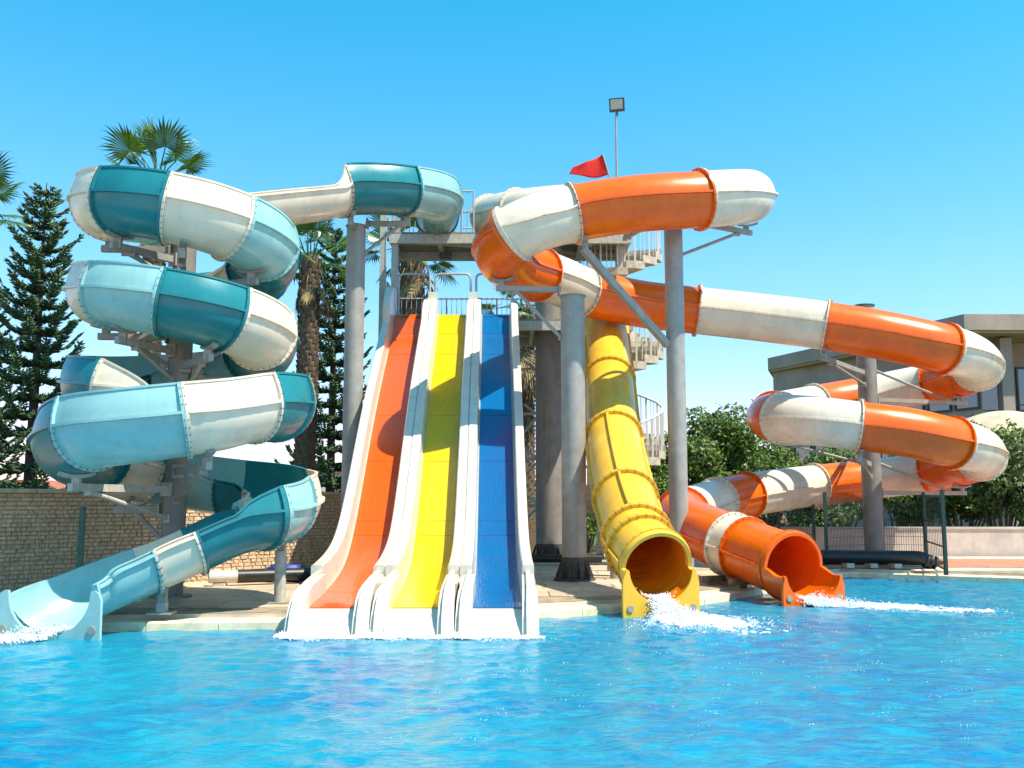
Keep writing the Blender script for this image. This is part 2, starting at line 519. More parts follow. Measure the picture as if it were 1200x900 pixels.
cop_me = unit_box('coping_stone', (.985, .42, .24), M['coping'], .02)
acc = 0.0
for i in range(1, len(EDGE) - 1):
    a, b = EDGE[i], EDGE[i + 1]
    L_ = (b - a).length
    n = max(1, round(L_))
    if i == len(EDGE) - 2: n = min(n, 12); L_ = L_ if n < 12 else 12.0; b = a + (b - a).normalized() * L_
    d = (b - a) / n
    ang = math.atan2(d.y, d.x)
    nrm = V((-d.y, d.x, 0)).normalized()
    for k in range(n):
        c = a + d * (k + .5) + nrm * .15
        o = bpy.data.objects.new('coping_stone', cop_me)
        o.location = (c.x, c.y, -.003 + random.uniform(-.002, .002)); o.rotation_euler = (0, 0, ang)
        o.scale = ((d.length - .008) / .985, 1, 1)
        o.parent = deck; COL.objects.link(o)
mb = MB(); mb.box((-15.0, 12.62 + .15, -.003), (13.4, .42, .24)); b_ = mb.build('coping_stone', M['coping'], deck)

# pale pavement and coral play floor on the right, made of large tiles
pav = poly_struct('pavement', [(8.9, 21.9), (10.2, 22.0), (30, 20.2), (30, 27.72), (8.9, 27.72)], .181, M['concrete'])
def q(px, py): p = ground(px, py, .19); return V((p.x, p.y, 0))
tile_sets = [('rubber', q(1098, 666), 8, 6, .82, 'rubber')]
rub = unit_box('floor_tile', (.95, .95, .03), M['rubber'], .005)
gry = unit_box('floor_tile_grey', (.95, .95, .03), M['greyfloor'], .005)
play = poly_struct('play_floor', [(10.0, 23.0), (24, 21.9), (24, 26.6), (10.0, 26.6)], .187, M['mortar'])
for i in range(14):
    for j in range(4):
        x, y = 10.55 + i * .97, 23.6 - i * .07 + j * .97
        if y > 26.1: continue
        grey = (i > 4 and j < 2 and i < 9)
        o = bpy.data.objects.new('floor_tile', gry if grey else rub)
        o.location = (x, y, .182); o.parent = play; COL.objects.link(o)


# ---------------------------------------------------------------- sweeps for the slides
def densify(ctrl, n=24):
    """ctrl: list of dict(p, hl, hr, ...); centripetal-like Catmull-Rom; returns arrays and arclength of each control"""
    P = [V(c['p']) for c in ctrl]
    P = [P[0] * 2 - P[1]] + P + [P[-1] * 2 - P[-2]]
    pos, hl, hr = [], [], []
    for i in range(1, len(P) - 2):
        p0, p1, p2, p3 = P[i - 1], P[i], P[i + 1], P[i + 2]
        d1, d2, d3 = [max(1e-4, (b - a).length ** .5) for a, b in ((p0, p1), (p1, p2), (p2, p3))]
        m1 = (p2 - p1) + (((p1 - p0) / d1) - ((p2 - p0) / (d1 + d2))) * d2
        m2 = (p2 - p1) + (((p3 - p2) / d3) - ((p3 - p1) / (d2 + d3))) * d2
        c0, c1 = ctrl[i - 1], ctrl[i]
        for k in range(n):
            t = k / n
            h00 = 2 * t ** 3 - 3 * t ** 2 + 1; h10 = t ** 3 - 2 * t ** 2 + t; h01 = -2 * t ** 3 + 3 * t ** 2; h11 = t ** 3 - t ** 2
            pos.append(p1 * h00 + m1 * h10 + p2 * h01 + m2 * h11)
            s = t
            hl.append(c0.get('hl', 0) * (1 - s) + c1.get('hl', 0) * s)
            hr.append(c0.get('hr', 0) * (1 - s) + c1.get('hr', 0) * s)
    pos.append(P[-2]); hl.append(ctrl[-1].get('hl', 0)); hr.append(ctrl[-1].get('hr', 0))
    A = np.array(pos)
    s = np.concatenate([[0], np.cumsum(np.linalg.norm(np.diff(A, axis=0), axis=1))])
    return A, s, np.array(hl), np.array(hr), [s[i * n] for i in range(len(ctrl))]


class Path:
    def __init__(self, ctrl):
        self.ctrl = ctrl
        self.A, self.s, self.hl, self.hr, self.cs = densify(ctrl)
        self.L = self.s[-1]

    k_end = 0.0
    def k(self, x):
        if not self.k_end: return 0.0
        t = max(0.0, min(1.0, (x - (self.L - 1.7)) / 1.7))
        return self.k_end * t * t * (3 - 2 * t)

    def pos(self, x): return V([float(np.interp(x, self.s, self.A[:, i])) for i in range(3)])
    def h(self, x): return float(np.interp(x, self.s, self.hl)), float(np.interp(x, self.s, self.hr))

    def frame(self, x):
        e = .06
        T = (self.pos(min(self.L, x + e)) - self.pos(max(0, x - e))).normalized()
        S = T.cross(V((0, 0, 1))).normalized()
        U = S.cross(T)
        return self.pos(x), T, S, U


def stations(a, b, step=.11, fl=.028, gap=.0025, fa=True, fb=True):
    """(arclength, is_flange) list"""
    a += gap; b -= gap
    out = []
    if fa: out += [(a, 1), (a + fl, 1), (a + fl, 0)]
    else: out += [(a, 0)]
    lo, hi = a + (fl if fa else 0), b - (fl if fb else 0)
    n = max(2, int((hi - lo) / step))
    out += [(lo + (hi - lo) * k / n, 0) for k in range(1, n)]
    if fb: out += [(b - fl, 0), (b - fl, 1), (b, 1)]
    else: out += [(b, 0)]
    return out


TH = .022


def flume_profile(r, hl, hr, ex):
    """closed loop: inner skin left to right, then outer skin right to left. ex = flange"""
    na = 14
    inn = []
    for k in range(4):
        f = 1 - k / 4
        inn.append((-r + .10 * (f * hl / .42) ** 2 * 1.0, hl * f))
    inn += [(-r * math.cos(PI * k / na), -r * math.sin(PI * k / na)) for k in range(na + 1)]
    for k in range(1, 5):
        f = k / 4
        inn.append((r - .10 * (f * hr / .42) ** 2, hr * f))
    o = TH + (.045 if ex else 0)
    out = []
    w = .05 if not ex else 0
    # right side from the top down
    out.append((inn[-1][0] + max(o, .05), hr + .004)); out.append((inn[-1][0] + max(o, .05), hr - .025 if hr > .08 else hr - .012))
    for f in (.93, .6, .3):
        out.append((r - .10 * (f * hr / .42) ** 2 + o, hr * f))
    out += [(r + o, .022), (r + o + w, .018), (r + o + w, -.018), (r + o, -.022)]
    out += [((r + o) * math.cos(PI * k / na), -(r + o) * math.sin(PI * k / na)) for k in range(1, na)]
    out += [(-r - o, -.022), (-r - o - w, -.018), (-r - o - w, .018), (-r - o, .022)]
    for f in (.3, .6, .93):
        out.append((-r + .10 * (f * hl / .42) ** 2 - o, hl * f))
    out.append((inn[0][0] - max(o, .05), hl - .025 if hl > .08 else hl - .012)); out.append((inn[0][0] - max(o, .05), hl + .004))
    return inn + out


def sweep_section(path, st, prof, name, mt, parent, close_ends=True, smooth=35):
    mbx = MB()
    rows = []
    for (x, fl) in st:
        p, T, S, U = path.frame(x)
        kk = path.k(x)
        rows.append([p + (S + T * kk) * a + U * b for a, b in prof(x, fl)])
    n = len(rows[0])
    vs = [v for r_ in rows for v in r_]
    fs = []
    for i in range(len(rows) - 1):
        for j in range(n):
            j2 = (j + 1) % n
            fs.append([i * n + j, i * n + j2, (i + 1) * n + j2, (i + 1) * n + j])
    mbx.add(vs, fs)
    return mbx, rows


def add_caps(mbx, rows, ninner):
    """strip caps between the inner and the outer skin at both ends (loops run inner then reversed outer)"""
    n = len(rows[0]); nr = len(rows)
    for base in (0, (nr - 1) * n):
        inn = list(range(ninner)); out = list(range(n - 1, ninner - 1, -1))
        # walk both chains
        i = j = 0
        fs = []
        while i < len(inn) - 1 or j < len(out) - 1:
            fi = (i + 1) / (len(inn) - 1) if i < len(inn) - 1 else 9
            fj = (j + 1) / (len(out) - 1) if j < len(out) - 1 else 9
            if fi <= fj:
                fs.append([base + inn[i], base + inn[i + 1], base + out[j]]); i += 1
            else:
                fs.append([base + inn[i], base + out[j + 1], base + out[j]]); j += 1
        mbx.f.extend(fs); mbx.mi.extend([0] * len(fs))


def bolt(mbx, p, ax, r=.013, h=.02):
    r *= .78
    a = ax.orthogonal().normalized(); b = ax.cross(a)
    vs = []
    for t in (-h / 2, h / 2):
        for k in range(6):
            vs.append(p + ax * t + (a * math.cos(k * PI / 3) + b * math.sin(k * PI / 3)) * r)
    mbx.add(vs, [[k, (k + 1) % 6, (k + 1) % 6 + 6, k + 6] for k in range(6)] + [list(range(6))[::-1], list(range(6, 12))])


def make_flume(path, r, parent):
    cs, ctrl = path.cs, path.ctrl
    marks = [i for i, c in enumerate(ctrl) if c.get('c')] + [len(ctrl) - 1]
    for a, b in zip(marks[:-1], marks[1:]):
        st = stations(cs[a], cs[b])
        prof = lambda x, fl: flume_profile(r, *path.h(x), fl)
        mbx, rows = sweep_section(path, st, prof, '', None, parent)
        add_caps(mbx, rows, 4 + 15 + 4)
        sec = mbx.build('flume_section', M[ctrl[a]['c']], parent, smooth=35)
        tag(sec, {'teal': 'dark teal flume section', 'light': 'pale turquoise flume section', 'white': 'cream white flume section'}[ctrl[a]['c']])
        bb = MB()
        for x in (cs[a] + .016, cs[b] - .016):
            p, T, S, U = path.frame(x)
            S = S + T * path.k(x)
            hl, hr = path.h(x)
            for k in range(1, 18):
                th = PI * k / 18
                bb_p = p + (S * math.cos(th) - U * math.sin(th)) * (r + .045)
                dirn = T if x > (cs[a] + cs[b]) / 2 else -T
                bolt(bb, bb_p + (-dirn) * .016, T, h=.014)
                bolt(bb, p + (S * math.cos(th) - U * math.sin(th)) * (r + .067), (S * math.cos(th) - U * math.sin(th)), h=.006, r=.012)
            for h_, sg in ((hl, -1), (hr, 1)):
                k = .1
                while k < h_ - .02:
                    bolt(bb, p + S * sg * (r + .068 - .10 * (k / .42) ** 2) + U * k, S, h=.006, r=.012); k += .11
        bb.build('bolt', M['bolt'], sec, kind='stuff')
    return


def tube_profile(r, fl, n=32):
    """outer ring angles with two side seams; returns radii list per vertex"""
    pts = []
    for k in range(n):
        th = 2 * PI * k / n
        pts.append((math.cos(th), math.sin(th)))
    return pts


def make_tube(path, r, parent, noun='tube_section', seam_bolts=True, col_labels=None, last_open=None):
    cs, ctrl = path.cs, path.ctrl
    marks = [i for i, c in enumerate(ctrl) if c.get('c')] + [len(ctrl) - 1]
    ANG = []
    for c_ in (0, PI):
        ANG += [(c_ - .038, 0), (c_ - .034, .05), (c_ + .034, .05), (c_ + .038, 0)]
        ANG += [(c_ + PI * k / 18, 0) for k in range(1, 18)]
    n = len(ANG)
    for a, b in zip(marks[:-1], marks[1:]):
        st = stations(cs[a], cs[b], step=.12, fl=.03)
        mbx = MB()
        outer, inner = [], []
        for (x, fl) in st:
            p, T, S, U = path.frame(x)
            ro, ri = [], []
            for th, rb in ANG:
                d = S * math.cos(th) + U * math.sin(th)
                ro.append(p + d * (r + (.065 if fl else rb)))
                ri.append(p + d * (r - .022))
            outer.append(ro); inner.append(ri)
        vs = [v for q_ in outer for v in q_] + [v for q_ in inner for v in q_]
        m = len(st); off = m * n
        fs = []; mis = []
        for i in range(m - 1):
            for j in range(n):
                j2 = (j + 1) % n
                mis += [0, 1]
                fs.append([i * n + j, i * n + j2, (i + 1) * n + j2, (i + 1) * n + j])
                fs.append([off + i * n + j2, off + i * n + j, off + (i + 1) * n + j, off + (i + 1) * n + j2])
        for i, rev in ((0, 1), (m - 1, 0)):
            for j in range(n):
                j2 = (j + 1) % n
                f_ = [i * n + j, i * n + j2, off + i * n + j2, off + i * n + j]
                fs.append(f_[::-1] if rev else f_)
        mbx.add(vs, fs)
        mbx.mi[:len(mis)] = mis
        c = ctrl[a]['c']
        sec = mbx.build(noun, [M[c], M['yellow_painted_bounce']] if c == 'yellow' else M[c], parent, smooth=32)
        if col_labels: tag(sec, col_labels[c])
        bb = MB()
        for x, sg in ((cs[a] + .016, 1), (cs[b] - .016, -1)):
            p, T, S, U = path.frame(x)
            for k in range(26):
                th = 2 * PI * (k + .5) / 26
                d = S * math.cos(th) + U * math.sin(th)
                bolt(bb, p + d * (r + .036) + T * sg * .022, T, r=.013, h=.02)
                bolt(bb, p + d * (r + .065), d, r=.011, h=.005)
        if seam_bolts:
            x = cs[a] + .14
            while x < cs[b] - .1:
                p, T, S, U = path.frame(x)
                for sg in (-1, 1):
                    for uu in (.028,):
                        bolt(bb, p + S * sg * (r + .030) + U * (uu - .006), U, r=.010, h=.02)
                        bolt(bb, p + S * sg * (r + .030) - U * (uu - .006), U, r=.010, h=.02)
                x += .16
        bb.build('bolt', M['bolt'], sec, kind='stuff')


def exit_plate(mbx, p, T, S, U, r, w, top, bot, t=.05):
    """upright end plate round a half-round notch"""
    poly = [(-w, top - .06), (-w, bot), (w, bot), (w, top - .06), (w - .05, top), (r + .02, top)]
    poly += [(r * math.cos(th), -r * math.sin(th)) for th in [PI * k / 20 for k in range(0, 21)] if True]
    poly += [(-r - .02, top), (-w + .05, top)]
    # the notch starts at the plate's top
    poly2 = [(a, min(b, top)) for a, b in poly]
    out = []
    for q_ in poly2:
        if not out or (abs(out[-1][0] - q_[0]) + abs(out[-1][1] - q_[1])) > .004: out.append(q_)
    mbx.prism(out, S, U, T, p, t)


# ---------------------------------------------------------------- the turquoise spiral flume
SPX = at(212, 450, 15.6).x
CX, CY = SPX + .02, 15.6
RS = 1.24
zL1 = at(79, 242, CY).z
zR1 = at(345, 297, CY).z
PITCH = (zL1 - at(79, 343, CY).z)


def ring(tdeg, **k):
    t = R(tdeg)
    z = zL1 - PITCH * t / (2 * PI)
    return dict(p=V((CX - RS * math.cos(t), CY - RS * math.sin(t), z)), **k)


W = .40
T_ = []
T_.append(dict(p=at(512, 254, 25.3), c='teal', hl=W, hr=W))
T_.append(dict(p=at(513, 245, 23.6), hl=W, hr=.2))
T_.append(dict(p=at(513, 233, 22.0), c='light', hl=W, hr=.06))
T_.append(dict(p=at(502, 227, 20.8), hl=W, hr=.06))
T_.append(dict(p=at(474, 223, 20.1), c='teal', hl=W, hr=.06))
T_.append(dict(p=at(440, 221, 19.7), hl=W, hr=.06))
T_.append(dict(p=at(397, 222, 19.35), c='white', hl=W, hr=.06))
T_.append(dict(p=at(373, 227, 18.95), hl=.06, hr=.06))
pa_, pb_ = T_[-1]['p'], ring(-41)['p']
for f_ in (.33, .66): T_.append(dict(p=pa_.lerp(pb_, f_), hl=.06, hr=.06))
first = True
seq = {-60: 'light', -25: None, 0: None}
ang = -62
plan = [(-41, 'light'), (-14, None), (14, 'white'), (58, 'teal'), (97, 'white'), (139, 'light'), (180, 'teal'), (222, 'white'), (264, 'light'), (302, 'teal'),
        (340, 'white'), (415, 'light'), (456, 'teal'), (498, 'white'), (540, 'teal'), (582, 'light'), (622, 'white'), (660, 'light'), (700, 'teal'), (784, 'white')]
for i, (a, c) in enumerate(plan):
    T_.append(ring(a, c=c, hl=.06, hr=W if i else .06))
    nxt = plan[i + 1][0] if i + 1 < len(plan) else None
    if nxt and nxt - a > 30:
        T_.append(ring((a + nxt) / 2, hl=.06, hr=W))
last = T_[-1]['p']
# S bend in front of the pole, then the lower loop turns the other way
LX, LY, LA, LB = -4.87, 14.6, 1.47, 1.72
T_.append(dict(p=V((CX + .05, 14.50, last.z - .14)), hl=.06, hr=.06))
T_.append(dict(p=V((CX + .75, 14.72, last.z - .36)), c='light', hl=.12, hr=.06))


def low(phi, z, **k):
    t = R(phi)
    return dict(p=V((LX + LA * math.cos(t), LY - LB * math.sin(t), z)), **k)


zc = lambda px, py, Yd: at(px, py, Yd).z
z_front = at(210, 491, 12.3).z
z_left = at(24, 527, 14.6).z
z_rt = at(362, 470, 13.7).z
T_.append(dict(p=V((-3.72, 14.72, z_rt + .14)), hl=W, hr=.06))
T_.append(low(14, z_rt + .03, c='teal', hl=W, hr=.06))
T_.append(low(33, z_rt - .03, c='white', hl=W, hr=.06))
T_.append(low(52, z_front + .20, hl=W, hr=.06))
T_.append(low(70, z_front + .10, c='light', hl=W, hr=.06))
T_.append(low(95, z_front + .0, hl=W, hr=.06))
T_.append(low(121, z_left + .20, c='teal', hl=W, hr=.06))
T_.append(low(155, z_left + .06, hl=W, hr=.06))
T_.append(low(192, z_left - .09, c='white', hl=W, hr=.06))
T_.append(low(226, z_left - .24, c='light', hl=W, hr=.06))
T_.append(low(255, z_left - .36, hl=W, hr=.06))
T_.append(low(278, z_left - .46, c='teal', hl=W, hr=.06))
T_.append(low(305, z_left - .55, hl=W, hr=.06))
z_r2 = at(364, 586, 14.3).z
T_.append(low(322, z_r2 + .10, c='white', hl=W, hr=.06))
T_.append(low(345, z_r2 + .03, hl=W, hr=.06))
T_.append(low(366, z_r2 - .06, c='light', hl=W, hr=.06))
T_.append(low(384, z_r2 - .14, c='teal', hl=.34, hr=.06))
T_.append(dict(p=V((-3.90, 13.66, z_r2 - .24)), hl=.06, hr=.06))
T_.append(dict(p=V((-4.36, 13.40, 1.23)), c='white', hl=.06, hr=.06))
T_.append(dict(p=V((-4.87, 13.14, .99)), c='light', hl=.06, hr=.06))
T_.append(dict(p=V((-5.26, 12.87, .81)), hl=.06, hr=.06))
T_.append(dict(p=V((-5.53, 12.63, .66)), hl=.06, hr=.06))
T_.append(dict(p=V((-5.70, 12.34, .53)), hl=.05, hr=.05))
PT = Path(T_)
flume = empty('spiral_flume', (CX, CY, .2), 'open turquoise and white spiral flume winding down round a steel pole at the left', 'water slide')
PT.k_end = .40
make_flume(PT, .52, flume)
p, T, S, U = PT.frame(PT.L - .01)
T = V((T.x, T.y, 0)).normalized(); U = V((0, 0, 1)); S = T.cross(U)
S = S + T * PT.k_end; T = U.cross(S).normalized()
mb = MB()
# rounded end: the walls fall from the lip to the water
poly = []
ro, ri = .50, .50
arc = [(ri * math.cos(PI * k / 20), -ri * math.sin(PI * k / 20)) for k in range(0, 21)]
outer = [(-.555, .05), (-.60, .02), (-.63, -.06), (-.64, -.62), (.64, -.62), (.63, -.06), (.60, .02), (.555, .05)]
mb.prism(outer + [(ri + .01, .05)] + arc + [(-ri - .01, .05)], S, U, T, p - T * .01, .05)
ep = mb.build('end_plate', M['light'], flume, smooth=30)
mb = MB()
for sg in (-1, 1):
    mb = MB(); mb.tube([p + S * sg * .54 - U * .42 + T * .03, p + S * sg * .54 - U * .42 + T * .06], .05, 14)
    mb.build('knob', M['galv'], ep)

# ---------------------------------------------------------------- the orange and white tube slide
O_ = []
def o(px, py, Yd, c=None, **k): O_.append(dict(p=at(px, py, Yd), c=c, **k))
o(574, 254, 25.6, 'white')
o(606, 248, 24.4, 'white')
o(660, 243, 23.5)
o(740, 242, 22.6, 'orange')
o(806, 239, 22.0, None)
o(850, 235, 21.3, 'white')
o(876, 231, 20.2)
o(866, 231, 19.1)
o(820, 234, 18.6, 'orange')
o(745, 239, 18.4)
o(673, 250, 18.5, 'white')
o(630, 261, 18.3)
o(601, 275, 18.3, 'orange')
o(588, 291, 18.7)
o(598, 309, 19.5)
o(630, 321, 20.6, 'white')
o(656, 330, 21.4)
o(685, 342, 22.0, 'orange')
o(750, 356, 22.6)
o(817, 364, 22.6, 'white')
o(890, 372, 22.4)
o(968, 382, 22.0, 'orange')
o(1040, 394, 21.7)
o(1106, 409, 21.7, 'white')
o(1136, 419, 22.6)
o(1146, 430, 24.0, 'orange')
o(1126, 440, 25.7)
o(1091, 449, 26.8, 'white')
o(1050, 457, 27.3)
o(1010, 465, 27.4, 'orange')
o(955, 475, 26.9, 'white')
o(925, 481, 26.0)
o(907, 486, 24.9, 'orange')
o(903, 489, 23.6)
o(916, 490, 22.5, 'white')
o(955, 493, 21.9)
o(1006, 499, 21.7, 'orange')
o(1065, 507, 21.6)
o(1116, 519, 21.8, 'white')
o(1143, 527, 22.8)
o(1149, 535, 24.2, 'orange')
o(1124, 545, 25.9)
o(1086, 553, 26.9, 'white')
o(1045, 559, 27.3)
o(1008, 563, 27.2, 'orange')
o(955, 569, 26.6, 'white')
o(915, 574, 25.9)
o(876, 580, 25.2, 'orange')
o(840, 588, 24.3, 'white')
o(812, 597, 22.9)
o(800, 603, 21.6, 'orange')
o(806, 614, 20.4)
o(830, 626, 19.3)
o(857, 638, 18.5, 'white')
o(874, 644, 18.15, 'orange')
o(900, 654, 17.55)
o(926, 663, 16.95)
PO = Path(O_)
orange_t = empty('tube_slide', at(1018, 590, 24.7), 'closed orange and white tube slide coiling round the poles on the right', 'water slide')
make_tube(PO, .55, orange_t, col_labels={'orange': 'glossy orange tube section', 'white': 'cream white tube section'})


def half_exit(path, r, mtl, parent, lead, drop_w, plate_w, bottom):
    """open lower half beyond the tube mouth and the end plate at the water"""
    p0, T0, S0, U0 = path.frame(path.L)
    Th = V((T0.x, T0.y, 0)).normalized()
    mbx = MB()
    # mouth ring: thick rounded upper rim
    n = 24
    rows = []
    for dx, ro_, ri_ in ((-.02, r + .05, r - .022), (.05, r + .055, r - .03), (.10, r + .035, r - .02)):
        rows.append([[p0 + T0 * dx + (S0 * math.cos(PI * k / n) + U0 * math.sin(PI * k / n)) * rr for k in range(n + 1)] for rr in (ro_, ri_)])
    vs, fs = [], []
    for a, b in rows: vs += a + b
    w = 2 * (n + 1)
    for i in range(len(rows) - 1):
        for k in range(n):
            fs.append([i * w + k, i * w + k + 1, (i + 1) * w + k + 1, (i + 1) * w + k])
            fs.append([i * w + n + 1 + k, (i + 1) * w + n + 1 + k, (i + 1) * w + n + 2 + k, i * w + n + 2 + k])
    for i in (0, len(rows) - 1):
        for k in range(n): fs.append([i * w + k, i * w + k + 1, i * w + n + 2 + k, i * w + n + 1 + k])
        
    for i in range(len(rows) - 1):
        for k in (0, n): fs.append([i * w + k, (i + 1) * w + k, (i + 1) * w + n + 1 + k, i * w + n + 1 + k])
    mbx.add(vs, fs)
    rim = mbx.build('mouth_rim', mtl, parent, smooth=40)
    # trough
    mbx = MB()
    steps = 14
    na = 20
    rows = []
    for i in range(steps + 1):
        f = i / steps
        x = lead * f + .004
        sl = T0.z / max(.2, V((T0.x, T0.y)).length)
        z = sl * x * (1 - .45 * f)
        p = p0 + Th * x + V((0, 0, z))
        Uz = V((0, 0, 1))
        Uf = (U0 * (1 - f) + Uz * f).normalized()
        Sx = S0
        sdrop = (0.5 - .5 * math.cos(PI * min(1, max(0, (f - .12) / .7)))) * drop_w
        th0 = math.asin(min(.95, sdrop / r))
        inn = []; out = []
        for k in range(na + 1):
            th = th0 + (PI - 2 * th0) * k / na
            inn.append(p + (-Sx * math.cos(th) - Uf * math.sin(th)) * (r - .02))
            out.append(p + (-Sx * math.cos(th) - Uf * math.sin(th)) * (r + .045))
        rows.append(inn + out[::-1])
    n2 = len(rows[0])
    vs = [v for q_ in rows for v in q_]
    fs = []
    for i in range(steps):
        for j in range(n2):
            j2 = (j + 1) % n2
            fs.append([i * n2 + j, i * n2 + j2, (i + 1) * n2 + j2, (i + 1) * n2 + j])
    for i in (0, steps):
        for k in range(na):
            fs.append([i * n2 + k, i * n2 + k + 1, i * n2 + n2 - 2 - k, i * n2 + n2 - 1 - k])
    mbx.add(vs, fs)
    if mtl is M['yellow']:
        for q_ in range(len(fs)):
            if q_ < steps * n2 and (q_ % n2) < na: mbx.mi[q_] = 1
    tr = mbx.build('exit_trough', [mtl, M['yellow_painted_bounce']] if mtl is M['yellow'] else mtl, parent, smooth=40)
    # end plate
    pe = p
    mbx = MB()
    rr = r - .02
    top = -drop_w
    c0 = math.asin(drop_w / rr)
    arc = [(rr * math.cos(th), -rr * math.sin(th)) for th in [c0 + (PI - 2 * c0) * k / 22 for k in range(23)]]
    xin = rr * math.cos(c0)
    bot = bottom - pe.z
    half_ = [(xin + .03, top + .025), (xin + .05, top + .015), (plate_w - .035, top - .05), (plate_w - .008, top - .11), (plate_w, top - .19), (plate_w, bot + .03), (plate_w - .02, bot)]
    outer = [(-a_, b_) for a_, b_ in half_] + half_[::-1]
    mbx.prism(outer + arc, S0, V((0, 0, 1)), Th, pe - Th * .03, .06)
    pl = mbx.build('end_plate', mtl, parent, smooth=25)
    mbx = MB()
    for sg in (-1, 1):
        c = pe + S0 * sg * (plate_w - .11) + V((0, 0, bot + .24))
        mbx = MB(); mbx.tube([c + Th * .025, c + Th * .05], .05, 14)
        mbx.build('knob', M['galv'], pl)
    return pe, Th


OE, OT = half_exit(PO, .55, M['orange'], orange_t, .60, .09, .60, -.12)

# ---------------------------------------------------------------- the yellow tube slide
Y_ = []
def y(px, py, Yd, c=None): Y_.append(dict(p=at(px, py, Yd), c=c))
y(707, 343, 25.4, 'yellow')
y(709, 378, 24.0)
y(714, 445, 21.4, 'yellow')
y(719, 512, 19.25, 'yellow')
y(733, 585, 17.0, 'yellow')
y(746, 628, 15.85, 'yellow')
y(752, 642, 15.5, 'yellow')
y(767, 661, 15.0)
PY = Path(Y_)
yellow_t = empty('tube_slide', at(733, 660, 17.0), 'closed yellow tube slide running straight down beside the blue lane', 'water slide')
make_tube(PY, .52, yellow_t, seam_bolts=False)
mb = MB()
for a, b in ((3, 4), (4, 5)):
    s0, s1 = PY.cs[a] + .04, PY.cs[b] - .04
    pts = []
    k = 14
    vs, fs = [], []
    for i in range(k + 1):
        p, T, S, U = PY.frame(s0 + (s1 - s0) * i / k)
        c = p + (U * math.cos(.25) + S * math.sin(.25) * (1 if True else -1)) * .515
        d = (c - p).normalized(); e = T.cross(d)
        vs += [c - e * .035, c - e * .02 + d * .065, c + e * .02 + d * .065, c + e * .035]
    for i in range(k):
        for j in range(3): fs.append([i * 4 + j, i * 4 + j + 1, i * 4 + j + 5, i * 4 + j + 4])
    fs += [[0, 1, 2, 3], [k * 4 + 3, k * 4 + 2, k * 4 + 1, k * 4]]
    mb.add(vs, fs)
mb.build('seam_rib', M['yellow'], yellow_t, smooth=30)
YE, YT = half_exit(PY, .52, M['yellow'], yellow_t, .22, .03, .605, -.12)

# ---------------------------------------------------------------- three-lane slide
lanes = empty('lane_slide', (-1.3, 18, .2), 'three-lane white slide with orange, yellow and blue lanes dropping to the pool', 'water slide')
TOPY, BOTY = 24.0, 12.55


def lane_z(yv):
    zt = at(530, 368, 24.0).z
    if yv >= 23.2: return 5.68 + (zt - .02 - 5.68) * math.sin(min(1, (yv - 23.2) / .8) * PI / 2) + max(0, yv - 24.0) * .02
    # key heights, smooth interpolation
    ks = [12.50, 12.62, 12.85, 13.15, 13.6, 14.2, 15.0, 15.7, 16.3, 16.8, 17.3, 17.9, 18.8, 20.0, 21.2, 22.3, 23.2]
    zs = [-.12, .02, .20, .30, .33, .37, .44, .54, .69, .90, 1.22, 1.68, 2.44, 3.45, 4.32, 5.06, 5.68]
    return float(np.interp(yv, ks, zs))


def lane_path(xb, xt):
    pts = []
    yy = 24.4
    out = []
    ksm = []
    ysamp = [24.4, 24.0, 23.6, 23.2, 22.6, 21.6, 20.6, 19.6, 18.7, 18.0, 17.4, 16.9, 16.4, 15.9, 15.3, 14.7, 14.2, 13.8, 13.3, 13.02, 12.8, 12.64, 12.54]
    for v in ysamp:
        f = (v - 13.1) / (23.9 - 13.1)
        out.append(dict(p=V((xb + (xt - xb) * f, v, lane_z(v)))))
    return Path(out)


